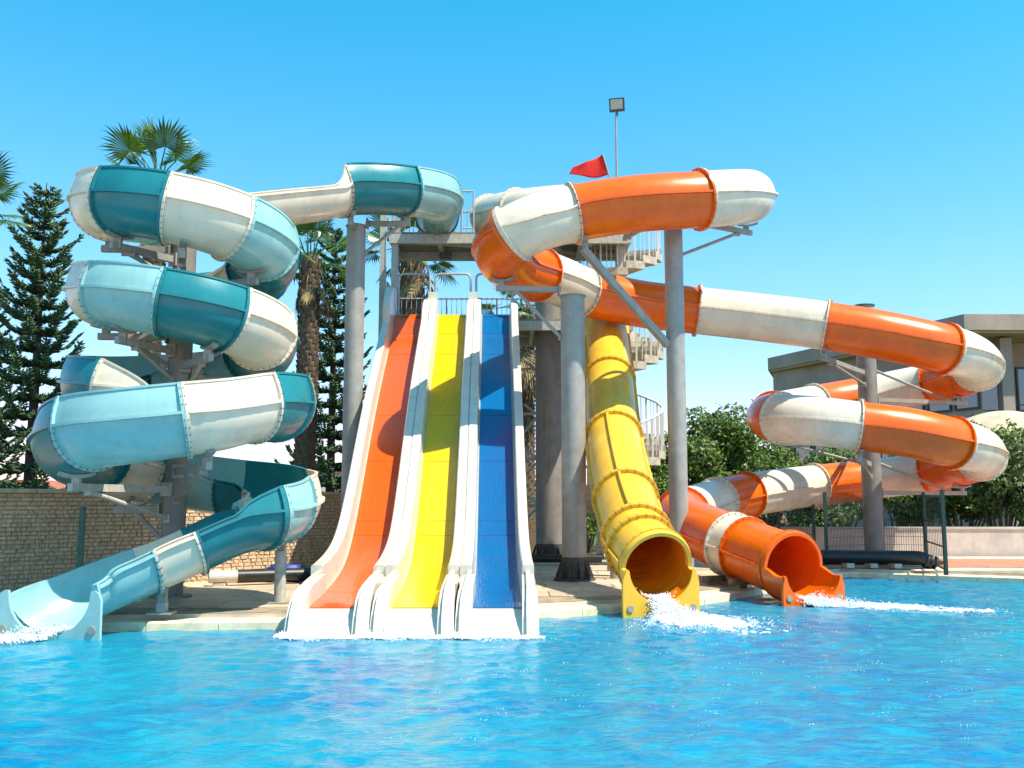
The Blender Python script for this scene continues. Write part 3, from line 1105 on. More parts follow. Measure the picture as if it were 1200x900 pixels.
centers = [(at(392, 713, 13.1).x, at(477, 368, 23.9).x), (at(487, 713, 13.1).x, at(530, 368, 23.9).x), (at(579, 713, 13.1).x, at(580.5, 368, 23.9).x)]
xmb, xmt = centers[1]
centers = [(xmb + 1.072 * k, xmt + 1.072 * k) for k in (-1, 0, 1)]
bedc = ['lane_orange', 'lane_yellow', 'lane_blue']
clab = ['orange', 'yellow', 'blue']
HALF = min(centers[1][0] - centers[0][0], centers[2][0] - centers[1][0], centers[1][1] - centers[0][1], centers[2][1] - centers[1][1]) / 2 - .003
for li, (xb, xt) in enumerate(centers):
    P_ = lane_path(xb, xt)
    sy = P_.A[:, 1]
    def s_at(yv): return float(np.interp(-yv, -sy, P_.s))
    def prof(x, fl):
        yv = P_.pos(x).y
        h = .37
        if yv < 14.35: h = .22
        if yv < 13.2: h = max(.02, .22 * (1 - ((13.2 - yv) / .62) ** 2.2))
        lo = -.22
        hl_, hr_ = h, h
        ol = .0
        # S of the frame points to picture left (path runs toward the viewer)
        if yv > 23.0:
            f = min(1, (yv - 23.0) / .5); f = f * f * (3 - 2 * f)
            if li == 0: hr_ = h + .30 * f
        b = .332; cp = HALF - .365
        HF = HALF - .06 * max(0, min(1, (13.9 - yv) / .9))
        inl = [(-HALF + cp, hl_), (-b - .022, max(.05, hl_ * .30)), (-b - .012, .035), (-b, 0.0), (b, 0.0), (b + .012, .035), (b + .022, max(.05, hr_ * .30)), (HALF - cp, hr_)]
        out = [(HALF - cp + .02, hr_ + .02), (HF - .02, hr_ + .02), (HF, hr_), (HF, lo), (-HF, lo), (-HF, hl_), (-HF + .02, hl_ + .02), (-HALF + cp - .02, hl_ + .02)]
        return inl + out
    def piece(ya, yb, name, label):
        sa, sb = s_at(ya), s_at(yb)
        k = max(3, int((sb - sa) / .1))
        st = [(sa + .003 + (sb - sa - .006) * i / k, 0) for i in range(k + 1)]
        mbx, rows = sweep_section(P_, st, prof, '', None, lanes)
        n = len(rows[0])
        for base in (0, (len(rows) - 1) * n):
            # end caps as quads between inner and outer chains
            idx = list(range(n))
            tri = tessellate_polygon([[V((a, b, 0)) for a, b in prof(st[0][0] if base == 0 else st[-1][0], 0)]])
            for t in tri: mbx.f.append([base + q_ for q_ in t]); mbx.mi.append(0)
        o_ = mbx.build(name, M['lane_white'], lanes, smooth=30)
        tag(o_, label)
        return o_
    cuts = [24.38, 22.2, 20.0, 17.4, 14.36]
    for ya, yb in zip(cuts[:-1], cuts[1:]):
        piece(ya, yb, 'lane_trough', 'white trough of the %s lane' % clab[li])
    piece(14.35, 12.555, 'exit_bowl', 'white rounded exit bowl of the %s lane' % clab[li])
    # coloured bed panels
    seams = [24.2, 23.2, 22.25, 20.0, 18.8, 17.45, 17.1, 14.3, 13.12]
    for ya, yb in zip(seams[:-1], seams[1:]):
        sa, sb = s_at(ya), s_at(yb)
        k = max(3, int((sb - sa) / .1))
        mbx = MB(); rows = []
        for i in range(k + 1):
            p, T, S, U = P_.frame(sa + .007 + (sb - sa - .014) * i / k)
            rows.append([p + S * a + U * b for a, b in ((-.326, .001), (-.322, .014), (.322, .014), (.326, .001))])
        vs = [v for r_ in rows for v in r_]; fs = []
        for i in range(k):
            for j in range(4): fs.append([i * 4 + j, i * 4 + (j + 1) % 4, (i + 1) * 4 + (j + 1) % 4, (i + 1) * 4 + j])
        fs += [[0, 1, 2, 3], [k * 4 + 3, k * 4 + 2, k * 4 + 1, k * 4]]
        mbx.add(vs, fs)
        tag(mbx.build('bed_panel', M[bedc[li]], lanes, smooth=25), '%s lane panel' % clab[li])
    # round side bumpers at the water
    for sg in (-1, 1):
        w_ = .17
        xx = xb + sg * (HALF - .5 * w_ - .035)
        bm = bmesh.new()
        pol = [(14.34, .22), (14.34, .70), (14.05, .69), (13.7, .655), (13.35, .62), (13.05, .56), (12.82, .45), (12.66, .28), (12.55, .06), (12.52, -.16), (12.95, -.16), (13.5, -.02)]
        fl_ = lambda yy: .035 * max(0, min(1, (13.2 - yy) / .5))        # a little flare outward at the waterline
        a_ = [bm.verts.new((xx - w_ / 2 - (fl_(yy) * .3 if sg > 0 else fl_(yy)) , yy, zz)) for yy, zz in pol]
        b_ = [bm.verts.new((xx + w_ / 2 + (fl_(yy) * .3 if sg < 0 else fl_(yy)) - (0.0), yy, zz)) for yy, zz in pol]
        n_ = len(pol)
        bm.faces.new(a_); bm.faces.new(b_[::-1])
        for k in range(n_): bm.faces.new((a_[k], b_[k], b_[(k + 1) % n_], a_[(k + 1) % n_]))
        bmesh.ops.recalc_face_normals(bm, faces=bm.faces)
        ed = [e for e in bm.edges if abs(e.verts[0].co.x - e.verts[1].co.x) < .05]
        bmesh.ops.bevel(bm, geom=ed, offset=.055, segments=4, affect='EDGES', clamp_overlap=True)
        me = bpy.data.meshes.new('side_bumper')
        bmesh.ops.translate(bm, vec=-lanes.location, verts=bm.verts)
        bm.to_mesh(me); bm.free()
        me.materials.append(M['lane_white'])
        me.polygons.foreach_set('use_smooth', [True] * len(me.polygons))
        me.set_sharp_from_angle(angle=R(50))
        sb_ = bpy.data.objects.new('side_bumper', me); sb_.parent = lanes; COL.objects.link(sb_)
# square posts at the head of the dividers
for px in (506.5, 554.5):
    p = at(px, 362, 24.0)
    mb = MB(); mb.box((p.x, 24.15, p.z + .12), (.20, .34, .62))
    mb.build('divider_post', M['lane_white'], lanes)
# legs under the chute
for yv in (15.6, 18.2, 20.8, 23.2):
    for xx in (-2.75, -.25):
        mb = MB(); mb.tube([(xx - .1 * (yv - 13) / 10, yv, .2), (xx - .1 * (yv - 13) / 10, yv, lane_z(yv) - .22)], .06, 12)
        mb.build('leg', M['galv'], lanes, smooth=40)

# ---------------------------------------------------------------- support columns
def arm(mbx, p, q, w=.11, h=.13): mbx.beam(p, q, w, h)


def column(px, base_y, top_py, Yd, rad, label, mt='galv', base_fins=0, cat='column', cap=None, x=None):
    """returns the column's Empty and its axis"""
    p = at(px, 500, Yd)
    if x is not None: p.x = x
    zt = at(px, top_py, Yd).z
    e = empty('support_column', (p.x, Yd, .2), label, cat, 'steel columns carrying the slides')
    mbx = MB(); mbx.tube([(p.x, Yd, .2), (p.x, Yd, zt)], rad, 28)
    mbx.build('post', M[mt], e, smooth=40)
    mbx = MB(); mbx.tube([(p.x, Yd, .2), (p.x, Yd, .24)], rad * 1.7, 24)
    for k in range(base_fins):
        a = 2 * PI * k / base_fins
        d = V((math.cos(a), math.sin(a), 0)); t = V((-d.y, d.x, 0))
        mbx.prism([(rad * .9, .24), (rad * 1.55, .24), (rad * 1.5, .32), (rad * 1.04, .60), (rad * .9, .60)], d, V((0, 0, 1)), t, V((p.x, Yd, 0)) - t * .012, .024)
    if base_fins: mbx.tube([(p.x, Yd, .241), (p.x, Yd, .64)], rad * 1.03, 28)
    mbx.build('base_plate', M['dark_base'] if base_fins else M[mt], e, smooth=40)
    mbx = MB(); mbx.tube([(p.x, Yd, zt), (p.x, Yd, zt + .025)], rad * 1.12, 24); mbx.build('cap', M[cap or mt], e, smooth=40)
    return e, V((p.x, Yd, zt)), rad


def add_arm(e, p, q, brace=None, w=.085, h=.105, mt='galv', tubular=False):
    mbx = MB()
    if tubular: mbx.tube([p, q], w / 2 + .01, 14)
    else: mbx.beam(p, q, w, h)
    a = mbx.build('arm', M[mt], e, smooth=35)
    # end flange against the post
    d = (V(q) - V(p)).normalized()
    mbx = MB(); mbx.beam(V(p) + d * .02, V(p) + d * .05, w * 2.1, h * 2.0); mbx.build('end_flange', M[mt], a)
    if brace:
        mbx = MB(); mbx.tube([brace[0], brace[1]], .035, 10)
        for c in brace: mbx.box(c, (.10, .05, .12))
        mbx.build('brace', M[mt], e, smooth=35)
    return a


def cradle(e, path, s, r, mt='galv', span=.42):
    """saddle strap hugging the underside of a slide at arclength s, with a plate below"""
    p, T, S, U = path.frame(s)
    mbx = MB()
    n = 12
    vs, fs = [], []
    for k in range(n + 1):
        th = PI / 2 - span + 2 * span * k / n
        d = S * math.cos(th) - U * math.sin(th)
        for rr in (r + .026, r + .07):
            for t in (-.05, .05): vs.append(p + d * rr + T * t)
    for k in range(n):
        a, b = k * 4, k * 4 + 4
        fs += [[a, a + 1, b + 1, b], [a + 2, b + 2, b + 3, a + 3], [a, b, b + 2, a + 2], [a + 1, a + 3, b + 3, b + 1]]
    fs += [[0, 2, 3, 1], [n * 4, n * 4 + 1, n * 4 + 3, n * 4 + 2]]
    mbx.add(vs, fs)
    bot = p - U * (r + .07)
    mbx.beam(bot + V((0, 0, .02)), bot - V((0, 0, .16)), .11, .08)
    mbx.build('cradle', M[mt], e, smooth=30)
    return bot - V((0, 0, .12))


def nearest_s(path, pt, lo=0, hi=1e9):
    d = np.linalg.norm(path.A - np.array(pt), axis=1)
    d = np.where((path.s < lo) | (path.s > hi), 1e9, d)
    return float(path.s[int(d.argmin())])


# the spiral's pole with arms under every loop
e, top, rad = column(208, 0, 262, 15.6, .185, 'dark grey steel pole rising through the middle of the turquoise spiral', 'column')
POLE = top
def s_ctrl(pt): return nearest_s(PT, pt)
def pole_arm(e, pole, rad, path, s, r, drop=.45, brace=True, mt='galv'):
    q_ = cradle(e, path, s, r, mt)
    d = V((q_.x - pole.x, q_.y - pole.y, 0)); L_ = d.length; d.normalize()
    st = V((pole.x, pole.y, q_.z)) + d * (rad + .003)
    end = q_ + d * .12
    br = None
    if brace: br = (V((pole.x, pole.y, q_.z - drop)) + d * rad, q_ - d * min(.25, L_ * .3) - V((0, 0, .05)))
    add_arm(e, st, end, br, mt=mt)
for a in (10, 60, 110, 165, 225, 290, 368, 430, 490, 545, 600, 655, 715):
    pole_arm(e, POLE, rad, PT, s_ctrl(ring(a)['p']), .52)
for ph, z in ((62, z_front + .16), (140, z_left + .13), (215, z_left - .2), (300, z_left - .5)):
    pole_arm(e, POLE, rad, PT, s_ctrl(low(ph, z)['p']), .52, mt='galv_light' if ph in (140,) else 'galv')

# stands under the spiral's lower end
for pt, lab in ((V((-4.85, 13.19, 1.0)), 'short white stand under the outlet end of the turquoise flume'),
                (low(362, z_r2)['p'], 'short grey post under the lowest bend of the turquoise flume')):
    s = s_ctrl(pt)
    p, T, S, U = PT.frame(s)
    st = empty('flume_stand', (p.x, p.y, .2), lab, 'stand')
    b_ = cradle(st, PT, s, .52, 'galv')
    mb = MB()
    if b_.z > .5: mb.tube([(b_.x, b_.y, .2), (b_.x, b_.y, b_.z)], .085, 16)
    else: mb.box((b_.x, b_.y, (b_.z + .2) / 2), (.12, .12, max(.03, b_.z - .2)))
    mb.build('post', M['galv_light'], st, smooth=40)
    mb = MB(); mb.box((b_.x, b_.y, .212), (.30, .30, .025)); mb.build('base_plate', M['galv'], st)

# pole 413 under the turquoise bend
e, top, rad = column(413, 0, 266, 20.2, .20, 'tall grey column under the teal bend, left of the orange lane', 'galv')
sb = nearest_s(PT, at(405, 222, 19.4)); q_ = cradle(e, PT, sb, .52)
add_arm(e, V((top.x, top.y, top.z - .06)), q_ + V((0, -.05, 0)))
sb = nearest_s(PT, at(474, 223, 20.1)); q_ = cradle(e, PT, sb, .52)
add_arm(e, V((top.x, top.y, q_.z)) + V((rad, 0, 0)), q_, (V((top.x + rad, top.y, q_.z - .62)), q_ - V((.15, 0, .03))))

# front column under the orange curve
e, top, rad = column(672, 0, 348, 18.95, .235, 'stout grey column between the blue lane and the yellow tube, standing nearest the pool', 'galv', 10)
sb = nearest_s(PO, at(594, 309, 21.4)); 
q_ = at(606, 349, 20.6)
q2 = cradle(e, PO, nearest_s(PO, at(590, 297, 18.9)), .55)
tgt = V((q2.x, q2.y, q2.z))
dd = V((tgt.x - top.x, tgt.y - top.y, 0)).normalized()
add_arm(e, V((top.x, top.y, tgt.z)) + dd * rad, tgt + dd * .1, (V((top.x, top.y, tgt.z - .95)) + dd * rad, tgt - dd * .3 - V((0, 0, .05))))

# pole 793 with two arms
e, top, rad = column(793.5, 0, 264, 19.4, .185, 'slim tall grey pole carrying the highest orange bend, right of the yellow tube', 'galv')
for tgt_px, drop in (((878, 231, 20.3), .75), ((678, 250, 18.5), 1.75), ((735, 242, 22.6), .4)):
    q2 = cradle(e, PO, nearest_s(PO, at(*tgt_px), 0, PO.cs[13]), .55)
    dd = V((q2.x - top.x, q2.y - top.y, 0)).normalized()
    if drop > 1:
        mb = MB(); mb.beam(V((top.x, top.y, q2.z - drop)) + dd * rad, q2 + dd * .06, .13, .13); mb.build('brace', M['galv'], e, smooth=30)
    else:
        add_arm(e, V((top.x, top.y, q2.z)) + dd * rad, q2 + dd * .15, (V((top.x, top.y, q2.z - drop)) + dd * rad, q2 - dd * .25 - V((0, 0, .06))))

# right-hand pole inside the orange coils
e, top, rad = column(1018.5, 0, 359, 24.7, .24, 'grey pole with a green cap inside the orange and white coils on the right', 'column', cap='fence_post')
for tp, drop in (((1126, 440, 25.7), -.75), ((972, 384, 22.0), .3), ((907, 486, 24.9), .5), ((1010, 499, 21.7), .3), ((1124, 545, 25.9), -.75), ((1010, 465, 27.4), .4), ((1008, 563, 27.2), .4)):
    q2 = cradle(e, PO, nearest_s(PO, at(*tp)), .55)
    dd = V((q2.x - top.x, q2.y - top.y, 0)).normalized()
    add_arm(e, V((top.x, top.y, q2.z)) + dd * rad, q2 + dd * .12, (V((top.x, top.y, q2.z - drop)) + dd * rad, q2 - dd * .45 + V((0, 0, .05 if drop < 0 else -.05))))
# low stands under the orange exit
for px, py, Yd, lab in ((868, 642, 18.25, 'low wooden cradle block under the white ring of the orange outlet'), (815, 598, 22.6, 'low steel stand under the far bend of the orange tube')):
    s = nearest_s(PO, at(px, py, Yd)); p, T, S, U = PO.frame(s)
    st = empty('tube_stand', (p.x, p.y, .2), lab, 'stand')
    b_ = cradle(st, PO, s, .55)
    mb = MB()
    if b_.z > .7: mb.tube([(p.x, p.y, .2), (p.x, p.y, b_.z)], .07, 14)
    else:
        dd = V((S.x, S.y, 0)).normalized()
        for k in (-.35, .35):
            mb.beam(V((p.x, p.y, .27)) + V((T.x, T.y, 0)) * k - dd * .6, V((p.x, p.y, .27)) + V((T.x, T.y, 0)) * k + dd * .6, .12, .12)
        mb.beam(V((p.x, p.y, .36)) - V((T.x, T.y, 0)) * .5, V((p.x, p.y, .36)) + V((T.x, T.y, 0)) * .5, .14, .08)
        mb.beam(V((p.x, p.y, .38)), V((p.x, p.y, b_.z)), .14, .14)
    mb.build('block', M['wood'] if b_.z <= .7 else M['galv'], st)

# yellow tube stands (seen between the columns)
for a in (2, 3):
    s = PY.cs[a] + .15; p, T, S, U = PY.frame(s)
    st = empty('tube_stand', (p.x, p.y, .2), 'grey stand under the %s part of the yellow tube' % ('upper' if a == 2 else 'middle'), 'stand')
    b_ = cradle(st, PY, s, .52)
    mb = MB(); mb.tube([(b_.x, b_.y, .2), (b_.x, b_.y, b_.z)], .09, 14); mb.build('post', M['galv'], st, smooth=40)

# ---------------------------------------------------------------- start tower with two platforms and a spiral stair
tower = empty('slide_tower', (.9, 25.2, .2), 'start tower behind the slides with two railed platforms and a broad column', 'tower')
P2 = at(643, 300, 25.2)
zU = at(500, 272, 24.6).z        # upper platform top
zLo = lane_z(24.0) - .02         # lower platform top
mb = MB(); mb.tube([(P2.x, 25.2, .2), (P2.x, 25.2, zU - .30)], .36, 32); mb.build('column', M['column'], tower, smooth=40)
mb = MB()
for k in range(12):
    a = 2 * PI * k / 12; d = V((math.cos(a), math.sin(a), 0)); t = V((-d.y, d.x, 0))
    mb.prism([(.34, .2), (.52, .2), (.50, .28), (.38, .60), (.34, .60)], d, V((0, 0, 1)), t, V((P2.x, 25.2, 0)) - t * .012, .024)
mb.tube([(P2.x, 25.2, .201), (P2.x, 25.2, .225)], .58, 24)
mb.tube([(P2.x, 25.2, .226), (P2.x, 25.2, .64)], .37, 32)
mb.build('column_base', M['dark_base'], tower)


def platform(x0, x1, y0, y1, zt, nm):
    mbx = MB()
    mbx.beam((x0, y0 + .06, zt - .17), (x1, y0 + .06, zt - .17), .12, .24)
    mbx.beam((x0, y1 - .06, zt - .17), (x1, y1 - .06, zt - .17), .12, .24)
    for k in range(6):
        xx = x0 + .06 + (x1 - x0 - .12) * k / 5
        mbx.beam((xx, y0 + .125, zt - .17), (xx, y1 - .125, zt - .17), .10, .20)
    mbx.beam((x0, y0 + .2, zt - .19), (x1, y1 - .2, zt - .19), .06, .06)
    mbx.build('platform_frame', M['galv_light'], tower)
    n = int((y1 - y0) / .2)
    for k in range(n):
        mb_ = MB(); yy = y0 + (k + .5) * (y1 - y0) / n
        mb_.box(((x0 + x1) / 2, yy, zt - .02), (x1 - x0, (y1 - y0) / n - .012, .045)); mb_.build('floor_plank', M['plank'], tower)


UX0, UX1 = at(456, 280, 24.6).x, at(740, 280, 24.6).x
platform(UX0, UX1, 24.6, 26.5, zU, 'upper')
LX0, LX1 = at(448, 365, 24.4).x, at(742, 365, 24.4).x
platform(LX0, LX1, 24.42, 27.0, zLo, 'lower')
for px, Yd, zt in ((449, 26.3, zU), (463, 24.75, zU - .3), (463, 26.9, zLo - .3), (729, 24.9, zU), (700, 26.4, zU - .3), (560, 26.85, zLo - .3)):
    p = at(px, 300, Yd)
    mb = MB(); mb.beam((p.x, Yd, .2), (p.x, Yd, zt + (1.0 if zt == zU else 0)), .17, .17)
    mb.build('tower_post', M['galv_light'], tower)
# trellis braces between column and posts
mb = MB()
for z0 in (1.2, 2.4, 3.6, 4.8):
    mb.tube([(.35, 26.9, z0), (1.0, 25.6, z0 + .7)], .035, 8); mb.tube([(.35, 26.9, z0 + .75), (1.0, 25.6, z0 + .1)], .035, 8)
    mb.tube([(.2, 26.0, z0 + .4), (P2.x, 25.5, z0 + .4)], .035, 8)
mb.build('cross_brace', M['galv_light'], tower)


def railing(name, a, b, z, h=1.05, n=None, mt='rail', parent=tower, balus=True, mid=False):
    a, b = V(a), V(b)
    L_ = (b - a).length
    mbx = MB()
    up = V((0, 0, 1))
    A, B = V((a.x, a.y, z)), V((b.x, b.y, z))
    mbx.tube([A + up * h, B + up * h], .025, 8)
    mbx.tube([A + up * .12, B + up * .12], .018, 6)
    k = max(1, round(L_ / 1.4))
    for i in range(k + 1): mbx.tube([A.lerp(B, i / k), A.lerp(B, i / k) + up * h], .024, 8)
    r_ = mbx.build('railing', M[mt], parent, smooth=40)
    if balus:
        m2 = MB()
        k = int(L_ / .14)
        for i in range(1, k): m2.tube([A.lerp(B, i / k) + up * .12, A.lerp(B, i / k) + up * h], .0085, 5)
        m2.build('baluster', M[mt], r_, kind='stuff')
    return r_


yb = 26.95
railing('railing', (LX0 + .05, yb), (at(700, 360, yb).x, yb), zLo, 1.05)
railing('railing', (LX0 + .05, 24.9), (LX0 + .05, yb), zLo, 1.05)
railing('railing', (UX0 + .05, 26.45), (UX1 - .05, 26.45), zU, 1.1)
railing('railing', (UX0 + .05, 25.0), (UX0 + .05, 26.45), zU, 1.1)
railing('railing', (at(541, 240, 24.65).x, 24.65), (at(555, 240, 24.65).x, 24.65), zU, 1.1)
railing('railing', (at(650, 240, 24.65).x, 24.65), (at(725, 240, 24.65).x, 24.65), zU, 1.1)
# hoops over the lane entrances
hoop_x = [at(463, 365, 24.2).x, at(506.5, 365, 24.2).x, at(554.5, 365, 24.2).x, at(604, 365, 24.2).x]
zh = at(530, 320, 24.2).z
for k in range(3):
    a, b = hoop_x[k] + .07, hoop_x[k + 1] - .07
    mb = MB()
    pts = [(a, 24.3, zLo)] + [(a + .12 * (1 - math.cos(t)), 24.3, zh - .12 + .12 * math.sin(t)) for t in np.linspace(0, PI / 2, 5)] + \
          [(b - .12 * (1 - math.cos(t)), 24.3, zh - .12 + .12 * math.sin(t)) for t in np.linspace(PI / 2, 0, 5)] + [(b, 24.3, zLo)]
    mb.tube(pts, .03, 10); mb.build('entry_hoop', M['rail'], tower, smooth=40)
# ball fixtures and hanging lamps under the upper platform
mb = MB()
for px in (519, 526): 
    p = at(px, 283, 25.4); mb.box((p.x, 25.4, zU - .42), (.16, .2, .16))
mb.build('speaker_box', M['lamp_case'], tower)

# spiral stair
SX, SYd = at(727, 400, 25.9).x, 25.9
stair = empty('spiral_stair', (SX, SYd, .2), 'pale concrete spiral stair with railings climbing behind the yellow tube', 'staircase')
mb = MB(); mb.tube([(SX, SYd, .2), (SX, SYd, zU + 1.0)], .11, 18); mb.build('newel_post', M['rail_white'], stair, smooth=40)
TURN = 2.62; NS = 15; rise = TURN / NS
total = int((zU - .2) / rise)
phase = R(-40)
zref = .2
ROUT = 1.14
pts_rail = []
b2 = MB()
z0_off = 0
for k in range(total):
    a = phase + 2 * PI * k / NS
    z = zref + rise * (k + 1)
    w = 2 * PI / NS * 1.12
    mbx = MB()
    poly = []
    for aa, rr in ((a, .10), (a, ROUT), (a + w / 2, ROUT * 1.005), (a + w, ROUT), (a + w, .10)):
        poly.append((rr * math.cos(aa), rr * math.sin(aa)))
    mbx.prism(poly, V((1, 0, 0)), V((0, 1, 0)), V((0, 0, 1)), V((SX, SYd, z - .20)), .20)
    mbx.build('step', M['stair'], stair)
    am = a + w / 2
    d = V((math.cos(am), math.sin(am), 0)) * (ROUT - .05)
    base = V((SX, SYd, z)) + d
    pts_rail.append(base + V((0, 0, 1.0)))
    b2.beam(base, base + V((0, 0, 1.0)), .045, .045)
    for f in (-.33, .33):
        d2 = V((math.cos(am + w * f), math.sin(am + w * f), 0)) * (ROUT - .05)
        b2.beam(V((SX, SYd, z + f * rise)) + d2, V((SX, SYd, z + 1.0 + f * rise)) + d2, .018, .018)
b2.build('baluster', M['rail_white'], stair, kind='stuff')
mb = MB(); mb.tube(pts_rail, .032, 8); mb.build('handrail', M['rail_white'], stair, smooth=40)

# ---------------------------------------------------------------- flag and floodlight
fp0, fp1 = at(722, 226, 25.3), at(706, 180, 25.3)
fl = empty('red_flag', fp0, 'red flag flying on a leaning thin pole above the top platform', 'flag')
pb = V((fp0.x + (fp0.x - fp1.x) * .9, 25.3, zU))
mb = MB(); mb.tube([pb, fp1], .02, 8); mb.build('flag_pole', M['galv'], fl, smooth=40)
A0, A1 = at(712.5, 205, 25.3), at(706, 181, 25.3)
B0, B1 = at(667, 203, 25.3), at(672, 194, 25.3)
n, m = 18, 10
vs = []
for i in range(n + 1):
    f = i / n
    for j in range(m + 1):
        g = j / m
        p = A0.lerp(A1, g).lerp(B0.lerp(B1, g), f)
        wv = math.sin(f * 7 + g * 1.2) * .10 * f ** .5
        sag = -.10 * math.sin(f * PI) * (1 - g) - .05 * math.sin(f * PI) * g
        vs.append(p + V((0, wv, sag)))
fs = [[i * (m + 1) + j, (i + 1) * (m + 1) + j, (i + 1) * (m + 1) + j + 1, i * (m + 1) + j + 1] for i in range(n) for j in range(m)]
mb = MB(); mb.add(vs, fs); cl = mb.build('flag_cloth', M['flag'], fl, smooth=True)
sm = cl.modifiers.new('thick', 'SOLIDIFY'); sm.thickness = .006

lp = at(723.5, 260, 26.3)
lt = at(723, 123, 26.3)
fld = empty('floodlight', (lp.x, 26.3, zU), 'square floodlight on a thin mast above the top platform', 'floodlight')
mb = MB(); mb.tube([(lp.x, 26.3, zU), (lp.x, 26.3, lt.z - .2)], [.04, .025], 10); mb.build('mast', M['galv'], fld, smooth=40)
tiltm = Matrix.Rotation(R(-14), 3, 'Z') @ Matrix.Rotation(R(14), 3, 'X')
mb = MB(); mb.box(lt, (.42, .16, .36), M=tiltm); hd = mb.build('lamp_housing', M['lamp_case'], fld)
mb = MB(); mb.box(V(lt) + tiltm @ V((0, -.083, .01)), (.34, .012, .27), M=tiltm); mb.build('lamp_lens', M['lamp_glass'], hd)
mb = MB(); mb.tube([V(lt) + V((0, 0, -.30)), V(lt) + V((0, 0, -.17))], .03, 8); mb.build('bracket', M['lamp_case'], fld)

# ---------------------------------------------------------------- stone wall at the left
W0, W1 = V((-10.8, 13.1, 0)), V((-3.15, 22.0, 0))
wd = (W1 - W0); WL = wd.length; wd.normalize(); wn = V((wd.y, -wd.x, 0))
WH = 1.66
wall = empty('stone_wall', W0 + V((0, 0, .17)), 'tan split-stone garden wall behind the turquoise spiral', 'wall')
mb = MB(); c = (W0 + W1) / 2
mb.box((c.x, c.y, .16 + WH / 2), (WL, .26, WH), rz=math.atan2(wd.y, wd.x)); mb.build('wall_core', M['core'], wall)
mb = MB()
rows_n = 24
rh = WH / rows_n
angw = math.atan2(wd.y, wd.x)
for r_ in range(rows_n):
    s = -random.uniform(0, .2)
    while s < WL:
        L_ = random.uniform(.09, .21)
        a, b = max(0, s), min(WL, s + L_)
        if b - a > .04:
            dp = random.uniform(.02, .04)
            c = W0 + wd * ((a + b) / 2) + wn * (.128 + dp / 2)
            # slightly pillowed block: front face smaller than the back
            hx, hz = (b - a) / 2 - .003, rh / 2 - .0025
            z = .16 + (r_ + .5) * rh
            vs = []
            for dy, k in ((-dp / 2, 1.0), (dp / 2, .78)):
                for sx, sz in ((-1, -1), (1, -1), (1, 1), (-1, 1)):
                    vs.append(c + wd * (sx * hx * (k if k == 1 else (1 - .012 / max(.03, hx)))) + wn * (dy + random.uniform(-.006, .006)) + V((0, 0, z + sz * hz * (1 if k == 1 else .8))))
            mb.add(vs, [[4, 5, 6, 7], [0, 1, 5, 4], [1, 2, 6, 5], [2, 3, 7, 6], [3, 0, 4, 7]])
        s += L_
mb.build('stone', M['stone'], wall, kind='stuff')
n = int(WL / .6)
cap_me = unit_box('cap_stone', (.592, .44, .07), M['coping'], .012)
cap_me.materials[0] = M['stone']
for k in range(n):
    o_ = bpy.data.objects.new('cap_stone', cap_me)
    p = W0 + wd * (WL * (k + .5) / n)
    o_.location = V((p.x, p.y, .16 + WH + .036)) - wall.location; o_.rotation_euler = (0, 0, angw); o_.parent = wall; COL.objects.link(o_)

# ---------------------------------------------------------------- mesh fences
def mesh_fence(pts, z0, h, name_label, post_mt, wire_mt, dx=.055, post_r=.035, dz=.2, skip=(), wr=.0032):
    e = empty('mesh_fence', (pts[0][0], pts[0][1], z0), name_label, 'fence')
    for i, p in enumerate(pts):
        mbx = MB(); mbx.beam((p[0], p[1], z0 - .03), (p[0], p[1], z0 + h + .08), post_r * 2, post_r * 2)
        mbx.tube([(p[0], p[1], z0 + h + .08), (p[0], p[1], z0 + h + .11)], post_r * 1.2, 8)
        mbx.build('fence_post', M[post_mt], e)
    for i in range(len(pts) - 1):
        if i in skip: continue
        a, b = V((*pts[i], 0)), V((*pts[i + 1], 0))
        L_ = (b - a).length
        mbx = MB()
        n = int(L_ / dx)
        for k in range(1, n):
            c = a.lerp(b, k / n)
            mbx.beam((c.x, c.y, z0 + .05), (c.x, c.y, z0 + h), wr * 2, wr * 2)
        zz = z0 + .05
        while zz < z0 + h + .01:
            mbx.beam((a.x, a.y, zz), (b.x, b.y, zz), wr * 2, wr * 2.4); zz += dz
        mbx.build('wire_mesh', M[wire_mt], e, kind='stuff')
    return e


def sparse_gate(e, a, b, z0, h):
    a, b = V((*a, 0)), V((*b, 0))
    for zz in (.08, .55, 1.05, h):
        mbx = MB(); mbx.beam((a.x, a.y, z0 + zz), (b.x, b.y, z0 + zz), .03, .03); mbx.build('gate_bar', M['fence'], e)
    mbx = MB()
    for k in range(1, 12):
        c = a.lerp(b, k / 12); mbx.beam((c.x, c.y, z0 + .08), (c.x, c.y, z0 + h), .008, .008)
    mbx.build('wire_mesh', M['fence'], e, kind='stuff')


def xy(px, Yd): p = at(px, 600, Yd); return (p.x, p.y)
fe = mesh_fence([xy(1105, 20.9), xy(1083, 24.3), xy(1030, 24.9), xy(967, 23.6), xy(953, 26.2), xy(912, 26.6), xy(866, 26.9)], .19, 1.62,
           'dark green wire mesh fence with posts around the right-hand pole', 'fence', 'fence', skip=(0, 3), wr=.004)
sparse_gate(fe, xy(1105, 20.9), xy(1083, 24.3), .19, 1.62)
mesh_fence([xy(-40, 13.55), xy(97, 15.0)], .19, 1.30, 'green mesh fence panel in front of the stone wall at the far left', 'fence_post', 'fence_post', wr=.002, dx=.07)

